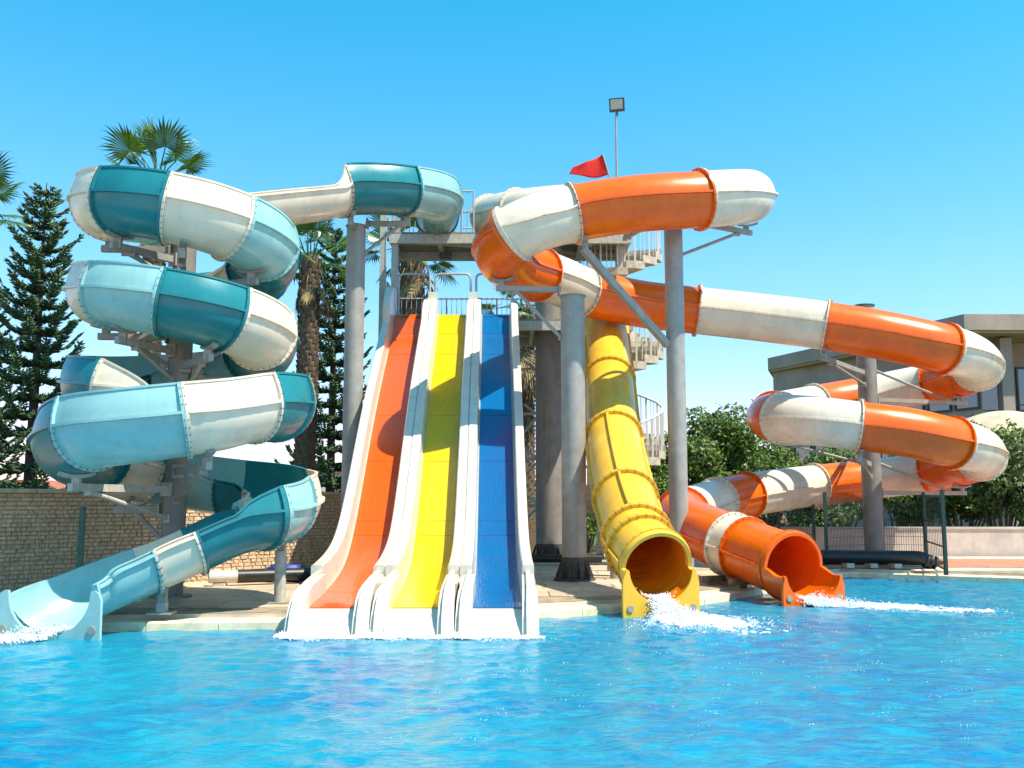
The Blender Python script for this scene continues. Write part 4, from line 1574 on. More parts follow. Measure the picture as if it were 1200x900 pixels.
# ---------------------------------------------------------------- low pink wall, pipes, mat
mb = MB(); mb.box((16.2, 28.05, .54), (21.5, .30, .80)); lw = mb.build('low_wall', M['pinkwall'])
tag(lw, 'low pinkish rendered wall in front of the shrubs at the right', 'wall')
mb = MB(); mb.box((16.2, 28.05, .96), (21.6, .36, .06)); mb.build('wall_cap', M['concrete'], lw)

pl = empty('drain_pipe', at(1040, 665, 22.6) * V((1, 1, 0)) if False else V((at(1040, 660, 22.6).x, 22.6, .2)), 'fat black pipe bending down behind the orange outlet', 'pipe')
xa, xb_ = at(985, 660, 22.6).x, at(1090, 660, 22.6).x
mb = MB()
pts = [(xa - 1.2, 23.3, .44), (xa, 22.9, .44), (xb_ - .35, 22.6, .44)] + [(xb_ - .35 + .35 * math.sin(t), 22.6, .44 - .30 * (1 - math.cos(t)) * .6) for t in np.linspace(.3, PI / 2, 5)]
mb.tube(pts, .145, 16); mb.build('pipe_run', M['black'], pl, smooth=45)
for f in (.15, .45, .75):
    c = V(pts[1]).lerp(V(pts[2]), f)
    mb = MB(); mb.box((c.x, c.y, .245), (.16, .4, .10)); mb.build('pipe_block', M['concrete'], pl)
for dx in (.0, .10, .2):
    c = V(pts[-3]); mb = MB(); mb.tube([(c.x - .06 + dx, c.y, c.z - dx * .3), (c.x - .02 + dx, c.y, c.z - .01 - dx * .35)], .168, 16); mb.build('pipe_ring', M['black'], pl, smooth=45)
mb = MB(); mb.tube([(xa - .5, 23.7, .33), (xb_ + .1, 23.4, .33)], .12, 14); p_ = mb.build('water_pipe', M['black'], None, smooth=45)
tag(p_, 'thinner black pipe lying parallel behind the fat bent pipe', 'pipe')

a, b = at(245, 668, 17.6), at(405, 666, 18.6)
pl = empty('ground_pipe', (a.x, a.y, .2), 'black and white pipe lying along the foot of the stone wall', 'pipe')
m_ = a.lerp(b, .2)
mb = MB(); mb.tube([(a.x, a.y, .36), (m_.x, m_.y, .36)], .11, 14); mb.build('pipe_end', M['white_pipe'], pl, smooth=45)
mb = MB(); mb.tube([(m_.x, m_.y, .36), (b.x, b.y, .36)], .12, 14); mb.build('pipe_run', M['black'], pl, smooth=45)
for f in (.08, .5, .9):
    c = a.lerp(b, f); mb = MB(); mb.box((c.x, c.y, .22), (.2, .2, .06)); mb.build('pipe_block', M['concrete'], pl)
pl = empty('water_pipe', at(690, 650, 24.0) * 1, 'dark pipe with a valve on the deck behind the two grey columns', 'pipe')
pl.location.z = .2
a, b = at(600, 650, 23.6), at(705, 650, 23.6)
mb = MB(); mb.tube([(a.x, 23.6, .36), (b.x, 23.6, .36)], .10, 14); mb.build('pipe_run', M['black'], pl, smooth=45)
mb = MB(); mb.tube([(b.x - .1, 23.6, .2), (b.x - .1, 23.6, .58)], .03, 8); mb.tube([(b.x - .2, 23.6, .58), (b.x, 23.6, .58)], .03, 8); mb.build('valve', M['galv'], pl, smooth=45)
for xx in (a.x + .3, b.x - .4):
    mb = MB(); mb.box((xx, 23.6, .23), (.15, .25, .06)); mb.build('pipe_block', M['concrete'], pl)

# folded blue mat by the orange lane
c = ground(331, 683, .2)
bm = bmesh.new()
bmesh.ops.create_cube(bm, size=1)
bmesh.ops.scale(bm, vec=(.62, .55, .16), verts=bm.verts)
bmesh.ops.bevel(bm, geom=bm.edges, offset=.06, segments=3, affect='EDGES')
me = bpy.data.meshes.new('float_mat'); bm.to_mesh(me); bm.free(); me.materials.append(M['blue_mat'])
bmt = empty('float_mat', (c.x, c.y + .3, .2), 'dark blue foam mat lying on the deck left of the orange lane', 'mat')
for k, (dz, rr) in enumerate(((.09, .1), (.25, -.05))):
    o_ = bpy.data.objects.new('foam_layer', me); o_.location = (0, 0, dz); o_.rotation_euler = (0, .03, rr); o_.scale = (1, 1, 1 if k == 0 else .8); o_.parent = bmt; COL.objects.link(o_)
    for p_ in me.polygons: p_.use_smooth = True

# ---------------------------------------------------------------- foliage helpers
def leaf_cloud(centers, normals, size, rg, aspect=.5, droop=.0):
    """numpy quads: one diamond-ish quad per leaf"""
    n = len(centers)
    d = rg.normal(size=(n, 3)); d /= np.linalg.norm(d, axis=1)[:, None]
    nr = normals + .9 * rg.normal(size=(n, 3)); nr /= np.linalg.norm(nr, axis=1)[:, None]
    t = np.cross(nr, d); t /= np.linalg.norm(t, axis=1)[:, None] + 1e-9
    b = np.cross(nr, t)
    s = size * rg.uniform(.6, 1.3, size=(n, 1))
    v = np.stack([centers - t * s, centers + b * s * aspect, centers + t * s, centers - b * s * aspect], 1).reshape(-1, 3)
    f = np.arange(4 * n).reshape(-1, 4)
    return v, f


def shrub(name, label, cat, x, yv, w, h, nleaf, mt, group, seed, leaf=.075, trunk_h=.5, lobes=11):
    rg = np.random.default_rng(seed)
    e = empty(name, (x, yv, .155), label, cat, group)
    C, Nn = [], []
    mbx = MB()
    cts = []
    for k in range(lobes):
        a = rg.uniform(0, 2 * PI); q_ = rg.uniform(.15, 1) ** .6
        cz = trunk_h + (h - trunk_h) * rg.uniform(.22, .86)
        lim = w * .5 * math.sqrt(max(.12, 1 - ((cz - trunk_h) / (h - trunk_h) - .35) ** 2 * 1.6))
        c = np.array([x + math.cos(a) * q_ * lim * .72, yv + math.sin(a) * q_ * lim * .6, .155 + cz])
        rad_ = rg.uniform(.20, .36) * min(w, h * 1.1) * .62
        cts.append((c, rad_))
    tot = sum(r_ ** 2 for _, r_ in cts)
    for c, r_ in cts:
        k = int(nleaf * r_ ** 2 / tot)
        d = rg.normal(size=(k, 3)); d /= np.linalg.norm(d, axis=1)[:, None]
        # bumpy shell: clumps of leaves with gaps
        bump_ = 1 + .22 * np.sin(d[:, 0] * 7 + c[0] * 3) * np.sin(d[:, 1] * 6 + c[1]) * np.sin(d[:, 2] * 7 + c[2] * 2) * 2
        rr = r_ * bump_ * rg.uniform(.55, 1.05, size=k) ** .6
        pts = c + d * rr[:, None] * np.array([1, 1, .85])
        keepm = pts[:, 2] > .25
        C.append(pts[keepm]); Nn.append((d + np.array([0, 0, .5]))[keepm])
        # limb to the lobe
        mbx.tube([(x + rg.uniform(-.05, .05), yv, .15), (x + (c[0] - x) * .4, yv + (c[1] - yv) * .4, .15 + trunk_h * .8), tuple(c)], [.06 * max(1, h / 4), .04 * max(1, h / 4), .012], 6)
    v, f = leaf_cloud(np.concatenate(C), np.concatenate(Nn), leaf, rg)
    np_mesh('crown', v, f, mt, e)
    mbx.build('trunk', M['branch'], e, smooth=40)
    return e


# shrubs and trees behind the right-hand half
gi = 'leafy trees and shrubs behind the low wall'
spec = [
    (756, 31.5, 2.8, 2.6, 'leaf', 'dark leafy shrub rising behind the foot of the spiral stair'),
    (800, 33.5, 3.6, 4.0, 'leaf', 'dense dark green tree seen just right of the slim pole'),
    (848, 35.0, 4.2, 4.9, 'leaf', 'tallest rounded green tree between the slim pole and the orange coils'),
    (905, 36.0, 4.2, 4.0, 'leaf', 'mid green tree under the left end of the orange coils'),
    (962, 33.0, 2.6, 2.3, 'leaf_pale', 'pale olive shrub behind the middle of the lowest orange coil'),
    (985, 37.0, 4.0, 3.6, 'leaf', 'dark tree behind the white section left of the green-capped pole'),
    (1050, 34.0, 3.2, 2.7, 'leaf', 'leafy shrub just right of the green-capped pole'),
    (1085, 38.0, 4.0, 3.4, 'leaf_pale', 'olive green tree behind the lower right bend of the tube'),
    (1128, 33.0, 3.4, 3.5, 'leaf', 'broad green shrub under the right bend of the lower coil'),
    (1172, 31.5, 3.6, 4.1, 'leaf_pale', 'bushy olive tree below the beige canopy at the right'),
    (1215, 33.5, 4.0, 4.6, 'leaf', 'green tree cut by the right edge of the picture'),
    (905, 31.0, 1.0, 1.6, 'leaf_dry', 'small dry brown bush among the green shrubs'),
]
for i, (px, Yd, w_, h_, mt_, lab) in enumerate(spec):
    p = at(px, 590, Yd)
    shrub('dry_bush' if mt_ == 'leaf_dry' else ('shrub' if h_ < 3 else 'broadleaf_tree'), lab, 'shrub' if h_ < 3 else 'tree', p.x, Yd, w_, h_,
          int(5200 * w_ * h_ / 9) if mt_ != 'leaf_dry' else 700, M[mt_], gi, 100 + i, leaf=.085, trunk_h=.35 if h_ < 3 else .7, lobes=12 if h_ < 3 else 16)
spec2 = [(372, 27.0, 1.5, 1.7, 'leaf', 'light green bush behind the wall between the two trunks left of the lanes'),
         (398, 29.0, 1.6, 1.5, 'leaf', 'small green bush behind the grey column left of the lanes'),
         (335, 30.0, 1.8, 1.2, 'leaf_pale', 'low pale bush behind the right bend of the spiral'),
         (688, 30.5, 3.2, 2.1, 'leaf', 'shrub behind the foot of the start tower beside the yellow tube'),
         (617, 33.0, 2.0, 1.6, 'leaf', 'low bush seen between the blue lane and the broad tower column'),
         (612, 36.0, 2.4, 3.0, 'leaf', 'dark shrub behind the start tower under the palm skirt')]
for i, (px, Yd, w_, h_, mt_, lab) in enumerate(spec2):
    p = at(px, 590, Yd)
    shrub('shrub', lab, 'shrub', p.x, Yd, w_, h_, 2200, M[mt_], 'shrubs behind the stone wall and tower', 200 + i, leaf=.07, trunk_h=.3)

# lawn tufts behind the low wall and wire fence (uncountable)
rg = np.random.default_rng(3)
n = 16000
gx_ = rg.uniform(5.5, 24, n); gy_ = rg.uniform(28.4, 33, n)
hgt = rg.uniform(.06, .22, n)
ax_ = rg.uniform(0, 2 * PI, n)
wdt = .02
dxy = np.stack([np.cos(ax_), np.sin(ax_), np.zeros(n)], 1) * wdt
base = np.stack([gx_, gy_, np.full(n, .15)], 1)
tip = base + np.stack([rg.normal(0, .05, n), rg.normal(0, .05, n), hgt], 1)
v = np.stack([base - dxy, base + dxy, tip], 1).reshape(-1, 3)
g = np_mesh('grass', v, np.arange(3 * n).reshape(-1, 3), M['blade'])
tag(g, 'tufted lawn grass behind the low pink wall', 'grass', kind='stuff')

# far-off line of trees on the horizon at the left
C, Nn = [], []
for k in range(70):
    px = rg.uniform(-60, 700); Yd = rg.uniform(75, 110)
    p = at(px, 590, Yd)
    hh = rg.uniform(1.4, 3.4); k2 = 160
    d = rg.normal(size=(k2, 3)); d /= np.linalg.norm(d, axis=1)[:, None]
    C.append(np.array([p.x, Yd, hh * .55]) + d * np.array([hh * .8, hh * .8, hh * .5]) * rg.uniform(.6, 1, (k2, 1))); Nn.append(d)
v, f = leaf_cloud(np.concatenate(C), np.concatenate(Nn), .30, rg)
tl = np_mesh('treeline', v, f, M['leaf_pale'])
tag(tl, 'far-off low line of trees on the horizon at the left', 'trees', kind='stuff')

# far houses on the horizon
for i, (px, Yd, w_, h_, lab) in enumerate(((20, 95, 9, 2.6, 'long pale far-off house behind the left conifer'), (300, 100, 8, 4.0, 'far-off plastered house with a red roof behind the spiral'), (385, 105, 8, 4.6, 'far-off house with a red roof left of the orange lane'))):
    p = at(px, 590, Yd)
    h = empty('far_house', (p.x, Yd, .15), lab, 'house')
    mb = MB(); mb.box((p.x, Yd, .15 + h_ / 2), (w_, 6, h_)); mb.build('wall', M['far'], h)
    mb = MB(); mb.prism([(-w_ / 2 - .4, 0), (w_ / 2 + .4, 0), (w_ / 2 - 1.2, 1.1), (-w_ / 2 + 1.2, 1.1)], V((1, 0, 0)), V((0, 0, 1)), V((0, 1, 0)), V((p.x, Yd - 3.4, .15 + h_)), 6.8); mb.build('roof', M['red_roof'], h)
    for k in range(4):
        mb = MB(); mb.box((p.x - w_ / 2 + (k + .5) * w_ / 4, Yd - 3.0, .15 + h_ * .6), (.9, .08, 1.1)); mb.build('window', M['glass'], h)


# ---------------------------------------------------------------- Norfolk pines
def pine_meshes(H, Rmax, seed, z_low=.9):
    rg = np.random.default_rng(seed)
    vs, fs = [], []
    nv = 0
    z = z_low
    br = MB()
    br.tube([(0, 0, 0), (.02, 0, H * .5), (0, .02, H)], [.16, .10, .012], 10)
    k = 0
    while z < H - .1:
        f = (z - z_low) / (H - z_low)
        Lb = Rmax * (1 - f) ** .62 * (.9 + .1 * math.sin(k * 1.7)) + .10
        nb = 7 if f < .7 else 5
        a0 = rg.uniform(0, 2 * PI)
        for j in range(nb):
            a = a0 + 2 * PI * j / nb + rg.uniform(-.15, .15)
            L_ = Lb * rg.uniform(.75, 1.08)
            d = np.array([math.cos(a), math.sin(a), 0]); sd = np.array([-d[1], d[0], 0])
            ns = max(4, int(L_ / .045))
            tt = np.linspace(.12, 1, ns)
            rise_ = (.05 + .5 * f)
            zc_ = z + L_ * (rise_ * tt - .32 * np.sin(tt * PI) * (1 - f) + .18 * tt ** 3)
            pts = d[None] * (tt * L_)[:, None]; pts[:, 2] = zc_
            br.tube([(0, 0, z)] + [tuple(pts[i]) for i in range(0, ns, max(1, ns // 4))], .014, 4, cap=False)
            for i in range(ns):
                tl_ = (.26 * (1 - .45 * tt[i]) + .05) * min(1, L_ / .7 + .35)
                for sg in (-1, 1, 0):
                    if sg == 0 and i < ns - 2 and rg.random() < .5: continue
                    dir_ = sd * sg * rg.uniform(.5, 1.1) + d * rg.uniform(.3, .9) + np.array([0, 0, .16 + .3 * rg.random()]) + rg.normal(0, .12, 3)
                    if sg == 0: dir_ = d + np.array([0, 0, .7]) + rg.normal(0, .15, 3)
                    dir_ /= np.linalg.norm(dir_)
                    p0 = pts[i]; p1 = p0 + dir_ * tl_
                    u = np.cross(dir_, [0, 0, 1]); u /= np.linalg.norm(u) + 1e-9; w = np.cross(u, dir_)
                    rr = .034
                    pm = p0 + dir_ * tl_ * .45 - np.array([0, 0, .012])
                    vs += [p0, pm + u * rr, pm + w * rr, pm - u * rr, pm - w * rr, p1]
                    b = nv
                    fs += [[b, b + 1, b + 2], [b, b + 2, b + 3], [b, b + 3, b + 4], [b, b + 4, b + 1], [b + 5, b + 2, b + 1], [b + 5, b + 3, b + 2], [b + 5, b + 4, b + 3], [b + 5, b + 1, b + 4]]
                    nv += 6
        z += .47 - .19 * f + rg.uniform(-.03, .03)
        k += 1
    return np.array(vs), np.array(fs), br


def pine(px, Yd, top_py, rpx, seed, label, zlow=.9):
    x = at(px, 590, Yd).x
    H = at(px, top_py, Yd).z - .155
    Rm = rpx * Yd / F_PX
    v, f, br = pine_meshes(H, Rm, seed, zlow)
    e = empty('norfolk_pine', (x, Yd, .155), label, 'tree', 'Norfolk pines behind the slides')
    np_mesh('crown', v + np.array([x, Yd, .155]), f, M['needle'], e)
    br.v = [(a + x, b + Yd, c + .155) for a, b, c in br.v]
    br.build('trunk', M['bark'], e, smooth=40)


pine(32, 25.0, 214, 82, 1, 'tall dark Norfolk pine at the far left beside the spiral', 1.6)
pine(386, 30.0, 268, 62, 2, 'tall Norfolk pine behind the grey column left of the orange lane', 1.9)
pine(-38, 30.0, 330, 72, 3, 'shorter Norfolk pine half out of the picture at the left edge', 1.2)


# ---------------------------------------------------------------- fan palms
def fan_leaf(seed, dead=False):
    rg = np.random.default_rng(seed)
    b = MB()
    PL, BR = 1.0, .85
    # petiole along +x rising, then the blade
    def cen(t): return V((PL * t, 0, .10 * math.sin(t * PI)))
    b.tube([cen(0), cen(.5), cen(1)], [.028, .02, .014], 5)
    hub = cen(1)
    ns = 26
    for k in range(ns):
        a = -1.95 + 3.9 * k / (ns - 1)
        ln = BR * (1 - .25 * abs(a) / 1.95) * rg.uniform(.88, 1.08)
        d = V((math.cos(a), math.sin(a), .14 * math.cos(a * 2)))
        wv = V((-math.sin(a), math.cos(a), 0))
        hw = .5 * ln * .62 * 3.9 / ns
        m1 = hub + d * ln * .62
        dr = rg.uniform(.12, .5)
        m2 = hub + d * ln * .88 + V((0, 0, -dr * .12)) + wv * rg.uniform(-.03, .03)
        tip = hub + d * ln * (1.02) + V((0, 0, -dr * .38)) + wv * rg.uniform(-.06, .06)
        up = V((0, 0, .02))
        vs = [hub, m1 - wv * hw, m1 + up, m1 + wv * hw, m2 - wv * hw * .28, m2 + up * .5, m2 + wv * hw * .28, tip]
        b.add(vs, [[0, 1, 2], [0, 2, 3], [1, 4, 5, 2], [2, 5, 6, 3], [4, 7, 5], [5, 7, 6]])
    me = bpy.data.meshes.new('frond')
    me.from_pydata(b.v, [], b.f)
    me.materials.append(M['dead'] if dead else M['frond'])
    return me


FAN = [fan_leaf(i) for i in range(3)]
DEAD = fan_leaf(9, True)


def palm(px, Yd, crown_py, trunk_r, label, seed, nf=22, scale=1.0, skirt=6, lean=None, trunk=True, bias=None, elmin=-25, deadscale=.9):
    rg = np.random.default_rng(seed)
    x = at(px, 590, Yd).x
    zc_ = at(px, crown_py, Yd).z
    e = empty('fan_palm', (x, Yd, .155), label, 'palm tree', 'fan palms behind the slides')
    mbx = MB()
    H = zc_ - .155
    n = int(H / .14)
    mbx.tube([(x, Yd, .155), (x, Yd, .155 + H * .5), (x, Yd, zc_)], [trunk_r * 1.15, trunk_r * .92, trunk_r * .85], 14)
    for k in range(n):                       # old leaf bases
        z = .25 + k * (H - .2) / n
        for j in range(7):
            a = k * 2.4 + j * 2 * PI / 7
            r_ = trunk_r * .95
            d = V((math.cos(a), math.sin(a), 0)); t = V((-d.y, d.x, 0))
            c = V((x, Yd, z)) + d * r_
            mbx.add([c - t * .055 - V((0, 0, .06)), c + t * .055 - V((0, 0, .06)), c + d * .05 + t * .035 + V((0, 0, .10)), c + d * .05 - t * .035 + V((0, 0, .10)), c - d * .02 + V((0, 0, .09))],
                    [[0, 1, 2, 3], [3, 2, 4], [0, 3, 4], [1, 4, 2]])
    mbx.build('trunk', M['palm_bark'], e)
    for k in range(nf):
        a = k * 2.399 + rg.uniform(-.2, .2)
        el = R(elmin + (85 - elmin) * ((k + .5) / nf) ** .8)
        if bias is not None and rg.random() < .35: a = bias + rg.uniform(-.7, .7)
        o_ = bpy.data.objects.new('frond', FAN[k % 3])
        o_.rotation_euler = (rg.uniform(-.5, .5), -el, a)
        s_ = scale * rg.uniform(.8, 1.1)
        o_.scale = (s_, s_, s_)
        o_.location = (math.cos(a) * trunk_r * .5, math.sin(a) * trunk_r * .5, H - .05 + .1 * k / nf)
        o_.parent = e; COL.objects.link(o_)
    for k in range(skirt):
        a = k * 2.399
        o_ = bpy.data.objects.new('dead_frond', DEAD)
        o_.rotation_euler = (rg.uniform(-.4, .4), R(rg.uniform(58, 80)), a)
        s_ = scale * deadscale * rg.uniform(.8, 1.1); o_.scale = (s_, s_ * .6, s_)
        o_.location = (math.cos(a) * trunk_r * .8, math.sin(a) * trunk_r * .8, H - .25 - .12 * (k % 4))
        o_.parent = e; COL.objects.link(o_)
    return e


palm(168, 23.0, 216, .24, 'fan palm whose crown shows above the top loop of the spiral', 1, nf=16, scale=.88, bias=2.6)
palm(356, 24.0, 300, .25, 'fan palm with bare brown trunk just right of the spiral', 2, nf=17, scale=.72, elmin=-35, skirt=4)
palm(479, 31.0, 292, .42, 'thick-trunked fan palm behind the start tower above the orange lane', 3, nf=20, scale=.95, skirt=10, elmin=-50)
palm(616, 32.0, 362, .30, 'palm with a hanging skirt of dead fronds behind the blue lane', 4, nf=14, scale=.9, skirt=26, elmin=-60, deadscale=1.6)
palm(-60, 22.0, 242, .22, 'fan palm at the top left corner with only frond tips in view', 5, nf=18, scale=.8)

# ---------------------------------------------------------------- building at the right
bld = empty('modern_building', (21, 50, .155), 'grey-brown modern building with a deep flat roof and glazed front behind the coils', 'building')
zR = at(1142, 368, 45).z
A, B = V((at(905, 590, 59).x, 59, 0)), V((at(1142, 590, 45).x, 45, 0))
Cc, D, E_ = V((60, 45.5, 0)), V((60, 75, 0)), V((A.x * 75 / 59 + 1.5, 75, 0))
def ring_prism(mbx, pts, z0, z1):
    mbx.prism([(p.x, p.y) for p in pts], V((1, 0, 0)), V((0, 1, 0)), V((0, 0, 1)), V((0, 0, z0)), z1 - z0)
mb = MB(); ring_prism(mb, [A, B, Cc, D, E_], zR - .75, zR); mb.build('roof', M['render'], bld)
mb = MB(); ring_prism(mb, [A + V((.1, .1, 0)), B + V((.05, .15, 0)), Cc + V((-.1, .15, 0)), D, E_], zR - .86, zR - .76); mb.build('soffit', M['soffit'], bld)
inset = 2.4
nAB = V((B.y - A.y, -(B.x - A.x), 0)).normalized(); nAB = -nAB if nAB.dot(V((1, 1, 0))) < 0 else nAB
nBC = V((0, 1, 0))
A2, B2, C2 = A + nAB * .35, B + V((.9, 3.0, 0)), Cc + V((0, 3.0, 0))
B2a = B + nAB * .35
# left wing: parapet band, then a glazed strip
mb = MB(); ring_prism(mb, [A2, B2a + V((.8, .9, 0)), B2, C2, D, E_ + V((.5, 0, 0))], .155, zR - .87); mb.build('wall', M['render'], bld)
def wall_windows(P, Q, z0, z1, n, rows, out, gapf=.12):
    d = (Q - P); L_ = d.length; d.normalize()
    for r_ in range(rows):
        za, zb_ = z0 + (z1 - z0) * r_ / rows + .08, z0 + (z1 - z0) * (r_ + 1) / rows - .08
        for k in range(n):
            a, b = L_ * (k + gapf / 2) / n, L_ * (k + 1 - gapf / 2) / n
            c = P + d * ((a + b) / 2) + out * .03
            mbx = MB()
            rz = math.atan2(d.y, d.x)
            w_, h_ = b - a, zb_ - za
            for sx in (-1, 1): mbx.box(c + d * sx * (w_ / 2 - .05) + V((0, 0, (za + zb_) / 2)), (.10, .14, h_), rz=rz)
            for zz in (za + .05, zb_ - .05): mbx.box(c + V((0, 0, zz)), (w_ - .204, .14, .10), rz=rz)
            fr = mbx.build('window', M['frame'], bld)
            mbx = MB(); mbx.box(c + V((0, 0, (za + zb_) / 2)), (w_ - .2, .05, h_ - .2), rz=rz); mbx.build('pane', M['glass'], fr)
oAB = -nAB
wall_windows(A2, B2a + V((.8, .9, 0)), zR - 4.4, zR - 2.4, 9, 1, oAB)
wall_windows(A2, B2a + V((.8, .9, 0)), zR - 8.3, zR - 5.3, 9, 1, oAB)
wall_windows(B2, C2, zR - 5.1, zR - 2.0, 14, 1, V((0, -1, 0)))
wall_windows(B2, C2, zR - 8.6, zR - 5.7, 14, 1, V((0, -1, 0)))
# balcony slab and rail in front of the glazing
mb = MB(); mb.box((41.5, 47.2, zR - 5.35), (37, 1.4, .25)); mb.build('balcony', M['render'], bld)
mb = MB()
for zz in (.45, .8, 1.1): mb.beam((23.2, 46.55, zR - 5.2 + zz), (60, 46.55, zR - 5.2 + zz), .05, .05)
for k in range(26): mb.beam((23.2 + k * 1.45, 46.55, zR - 5.2), (23.2 + k * 1.45, 46.55, zR - 4.1), .05, .05)
mb.build('balcony_rail', M['frame'], bld)
for xx in (23.4, 30, 37):
    mb = MB(); mb.box((xx, 46.2, (zR - .9) / 2), (.55, .55, zR - 1.05)); mb.build('pillar', M['render'], bld)

# beige canvas canopy in front of the building
cx_, cy_ = at(1190, 590, 39).x, 39.5
can = empty('canopy', (cx_, cy_, .155), 'sagging beige canvas canopy in front of the building at the right edge', 'canopy')
zt_ = at(1190, 480, 39).z
vs, fs = [], []
nr, na_ = 10, 40
for i in range(nr + 1):
    f = i / nr
    for j in range(na_):
        a = 2 * PI * j / na_
        rr = 3.0 * f
        z = zt_ - 1.25 * f ** 2.0 - .10 * f * (1 + math.cos(a * 8)) * .5
        vs.append((cx_ + rr * math.cos(a), cy_ + rr * math.sin(a) * .8, z))
for i in range(nr):
    for j in range(na_):
        j2 = (j + 1) % na_
        fs.append([i * na_ + j, (i + 1) * na_ + j, (i + 1) * na_ + j2, i * na_ + j2])
mb = MB(); mb.add(vs, fs); cn = mb.build('canvas', M['tent'], can, smooth=50)
cn.modifiers.new('thick', 'SOLIDIFY').thickness = .02
for a in (.4, 1.9, 3.5, 5.1):
    px_, py_ = cx_ + 2.7 * math.cos(a), cy_ + 2.7 * .8 * math.sin(a)
    mb = MB(); mb.tube([(px_, py_, .15), (px_, py_, zt_ - 1.1)], .05, 10); mb.build('pole', M['galv'], can, smooth=40)

# ---------------------------------------------------------------- foam and splashes
ICO = None
def blobs(pts, rad_, rg):
    """tiny octahedron-ish droplets"""
    n = len(pts)
    base = np.array([[1, 0, 0], [-1, 0, 0], [0, 1, 0], [0, -1, 0], [0, 0, 1], [0, 0, -1]], float)
    tri = np.array([[0, 2, 4], [2, 1, 4], [1, 3, 4], [3, 0, 4], [2, 0, 5], [1, 2, 5], [3, 1, 5], [0, 3, 5]])
    q_ = rg.normal(size=(n, 3, 3)); 
    Qm, _ = np.linalg.qr(q_)
    s = rad_[:, None, None] * rg.uniform(.6, 1.4, size=(n, 6, 1))
    v = pts[:, None, :] + np.einsum('kj,nij->nki', base, Qm) * s
    f = tri[None] + (np.arange(n) * 6)[:, None, None]
    return v.reshape(-1, 3), f.reshape(-1, 3)


def splash(name, label, start, direction, length, width, n, seed, spread=1.0, height=.16):
    rg = np.random.default_rng(seed)
    d = V((direction.x, direction.y, 0)).normalized(); sd = V((-d.y, d.x, 0))
    d, sd = np.array(d), np.array(sd)
    t = rg.beta(1.1, 2.2, n) * length
    lat = rg.normal(0, 1, n) * (width * (.35 + .65 * np.minimum(1, t / (length * .35))) * .5)
    # break up into clumps and streaks
    cl = np.sin(t * 9 + lat * 7) * np.sin(t * 4.3 - lat * 13 + 1) + .6 * np.sin(lat * 21 + t * 17)
    k = rg.random(n) < np.clip(.62 + .45 * cl - .35 * (t / length), .05, 1)
    t, lat = t[k], lat[k]; m_ = len(t)
    pts = np.array(start)[None, :] * np.array([1, 1, 0]) + d[None] * t[:, None] + sd[None] * lat[:, None]
    env = np.exp(-(lat / (width * .6)) ** 2) * np.exp(-t / (length * .35))
    pts[:, 2] = .012 + np.abs(rg.normal(0, 1, m_)) * height * env * .8 + rg.random(m_) * .012
    r_ = rg.uniform(.006, .028, m_) * (1 - .45 * t / length)
    v, f = blobs(pts, r_ * .5, rg)
    # bumpy broken raft of foam lying on the water
    nu, nw = 150, 60
    uu, ww = np.meshgrid(np.linspace(-.05, length, nu), np.linspace(-1, 1, nw), indexing='ij')
    wid_ = width * (.35 + .65 * np.minimum(1, np.maximum(uu, 0) / (length * .35))) * .95
    la = ww * wid_
    st0 = np.array(start) * np.array([1, 1, 0])
    P_ = st0 + d * uu[..., None] + sd * la[..., None]
    nz = sum(a_ * np.sin(uu * fx + ph1 + 1.3 * np.sin(la * fy * .7 + ph2)) * np.sin(la * fy + ph2 + 1.1 * np.sin(uu * fx * .6)) for a_, fx, fy, ph1, ph2 in
             [(1, 5, 8, 1, 2), (.8, 11, 15, 3, .5), (.7, 23, 29, 5, 4), (.5, 41, 47, 2, 1)])
    lvl = 1.5 * np.exp(-(ww ** 2) * 1.6) - 1.75 * np.maximum(0, uu / length) - .1
    dens = lvl + .55 * nz
    hgt_ = .010 + np.clip(dens, 0, 1.6) * height * .28 + np.abs(rg.normal(0, .012, uu.shape)) * np.clip(dens + .3, 0, 1)
    P_[..., 2] += hgt_
    V2 = P_.reshape(-1, 3)
    ii_ = (np.arange(nu - 1)[:, None] * nw + np.arange(nw - 1)[None]).ravel()
    F2 = np.stack([ii_, ii_ + nw, ii_ + nw + 1, ii_ + 1], 1)
    F2 = F2[(dens.ravel()[F2].min(1) > 0)]
    F2 = np.concatenate([F2[:, [0, 1, 2]], F2[:, [0, 2, 3]]])
    v = np.concatenate([v, V2]); f = np.concatenate([f, F2 + len(v) - len(V2)])
    o_ = np_mesh(name, v, f, M['foam'])
    return tag(o_, label, 'splash', kind='stuff')


def foam_patch(verts_fn, seed): pass


def sheet_stream(name, label, path, s0, s1, r, n, seed, width=.3):
    """white water running down the bottom of a tube"""
    rg = np.random.default_rng(seed)
    s = rg.uniform(s0, s1, n); a = rg.normal(0, width, n)
    pts = []
    for si, ai in zip(s, a):
        p, T, S, U = path.frame(si)
        pts.append(p + (S * math.sin(ai) - U * math.cos(ai)) * (r - .04))
    pts = np.array([tuple(p) for p in pts])
    v, f = blobs(pts, rg.uniform(.006, .02, n), rg)
    return tag(np_mesh(name, v, f, M['foam']), label, 'splash', kind='stuff')


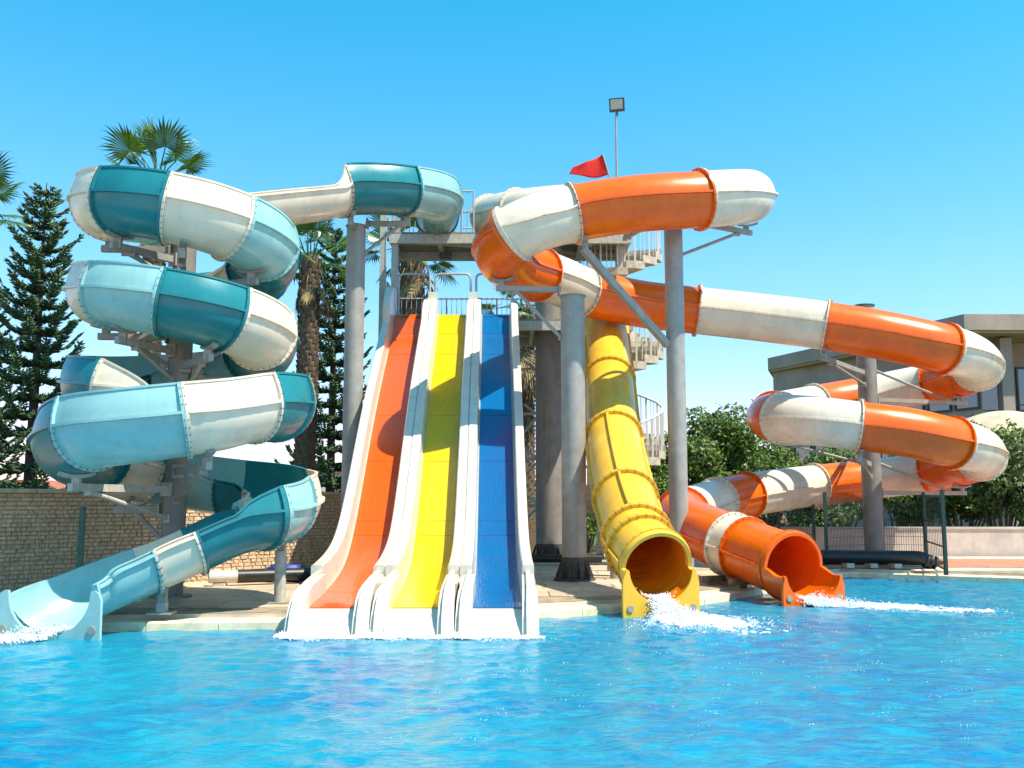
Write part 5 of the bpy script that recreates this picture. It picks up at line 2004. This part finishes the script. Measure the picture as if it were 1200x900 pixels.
def fall(name, label, top, Th, wid, drop, n, seed):
    """water falling over the lip of an outlet"""
    rg = np.random.default_rng(seed)
    S = np.array(V((-Th.y, Th.x, 0))); Tn = np.array(Th)
    u = rg.random(n) ; lat = rg.normal(0, wid * .38, n)
    x = -.35 + .75 * u
    z = np.where(x < 0, .03 - .02 * x, .03 - drop * np.minimum(1, x / .40) ** 1.6)
    pts = np.array(top)[None] + Tn[None] * x[:, None] + S[None] * (lat * (1 + .5 * u))[:, None]
    pts[:, 2] += z + np.abs(rg.normal(0, .02, n)) + (lat / .5) ** 2 * .5 * (x < 0)
    v, f = blobs(pts, rg.uniform(.006, .017, n), rg)
    return tag(np_mesh(name, v, f, M['foam']), label, 'splash', kind='stuff')


yb_ = YE - V((0, 0, .50))
fall('falling_water', 'white water pouring over the lip of the yellow outlet', yb_, YT, .17, yb_.z + .02, 5200, 21)
splash('splash_foam', 'broad white splash in the pool below the yellow outlet', YE + YT * .15, V((.55, -1, 0)), 2.2, .85, 12000, 22, height=.13)
ob_ = OE - V((0, 0, .53))
fall('falling_water', 'white water pouring over the lip of the orange outlet', ob_, OT, .20, ob_.z + .02, 4400, 23)
splash('splash_foam', 'long white splash trailing right from the orange outlet', OE + OT * .1, V((1.0, -.42, 0)), 2.9, .50, 6500, 24, height=.10)
pe, Tt, Ss, Uu = PT.frame(PT.L)
fall('falling_water', 'white water leaving the turquoise flume outlet', pe - V((0, 0, .50)), V((Tt.x, Tt.y, 0)).normalized(), .2, max(.02, pe.z - .5), 900, 25)
splash('splash_foam', 'white splash in front of the turquoise flume outlet', pe + V((.0, -.1, 0)), V((-1.0, -.35, 0)), 1.6, .5, 4200, 26, height=.14)
for i, (xb, xt) in enumerate(centers):
    splash('splash_foam', 'thin line of foam at the foot of the %s lane' % clab[i], V((xb - .55, 12.42, 0)), V((1, -.05, 0)), 1.15, .30, 4200, 30 + i, height=.03)

rg = np.random.default_rng(77)
n = 340
fx, fy = rg.uniform(-1, 9, n), rg.uniform(7, 18, n)
fy = np.minimum(fy, np.interp(fx, ex, ey) - .4)
k3 = 5
fp = np.stack([np.repeat(fx, k3) + rg.normal(0, .05, n * k3), np.repeat(fy, k3) + rg.normal(0, .015, n * k3), np.full(n * k3, .008)], 1)
v, f = blobs(fp, rg.uniform(.002, .0055, n * k3), rg)
tag(np_mesh('sparkle_fleck', v, f, M['foam']), 'scattered white flecks shaped as sparkles on the pool surface', 'foam', kind='stuff')  # small white blobs added to stand in for sparkles on the water
SC.render.film_transparent = False
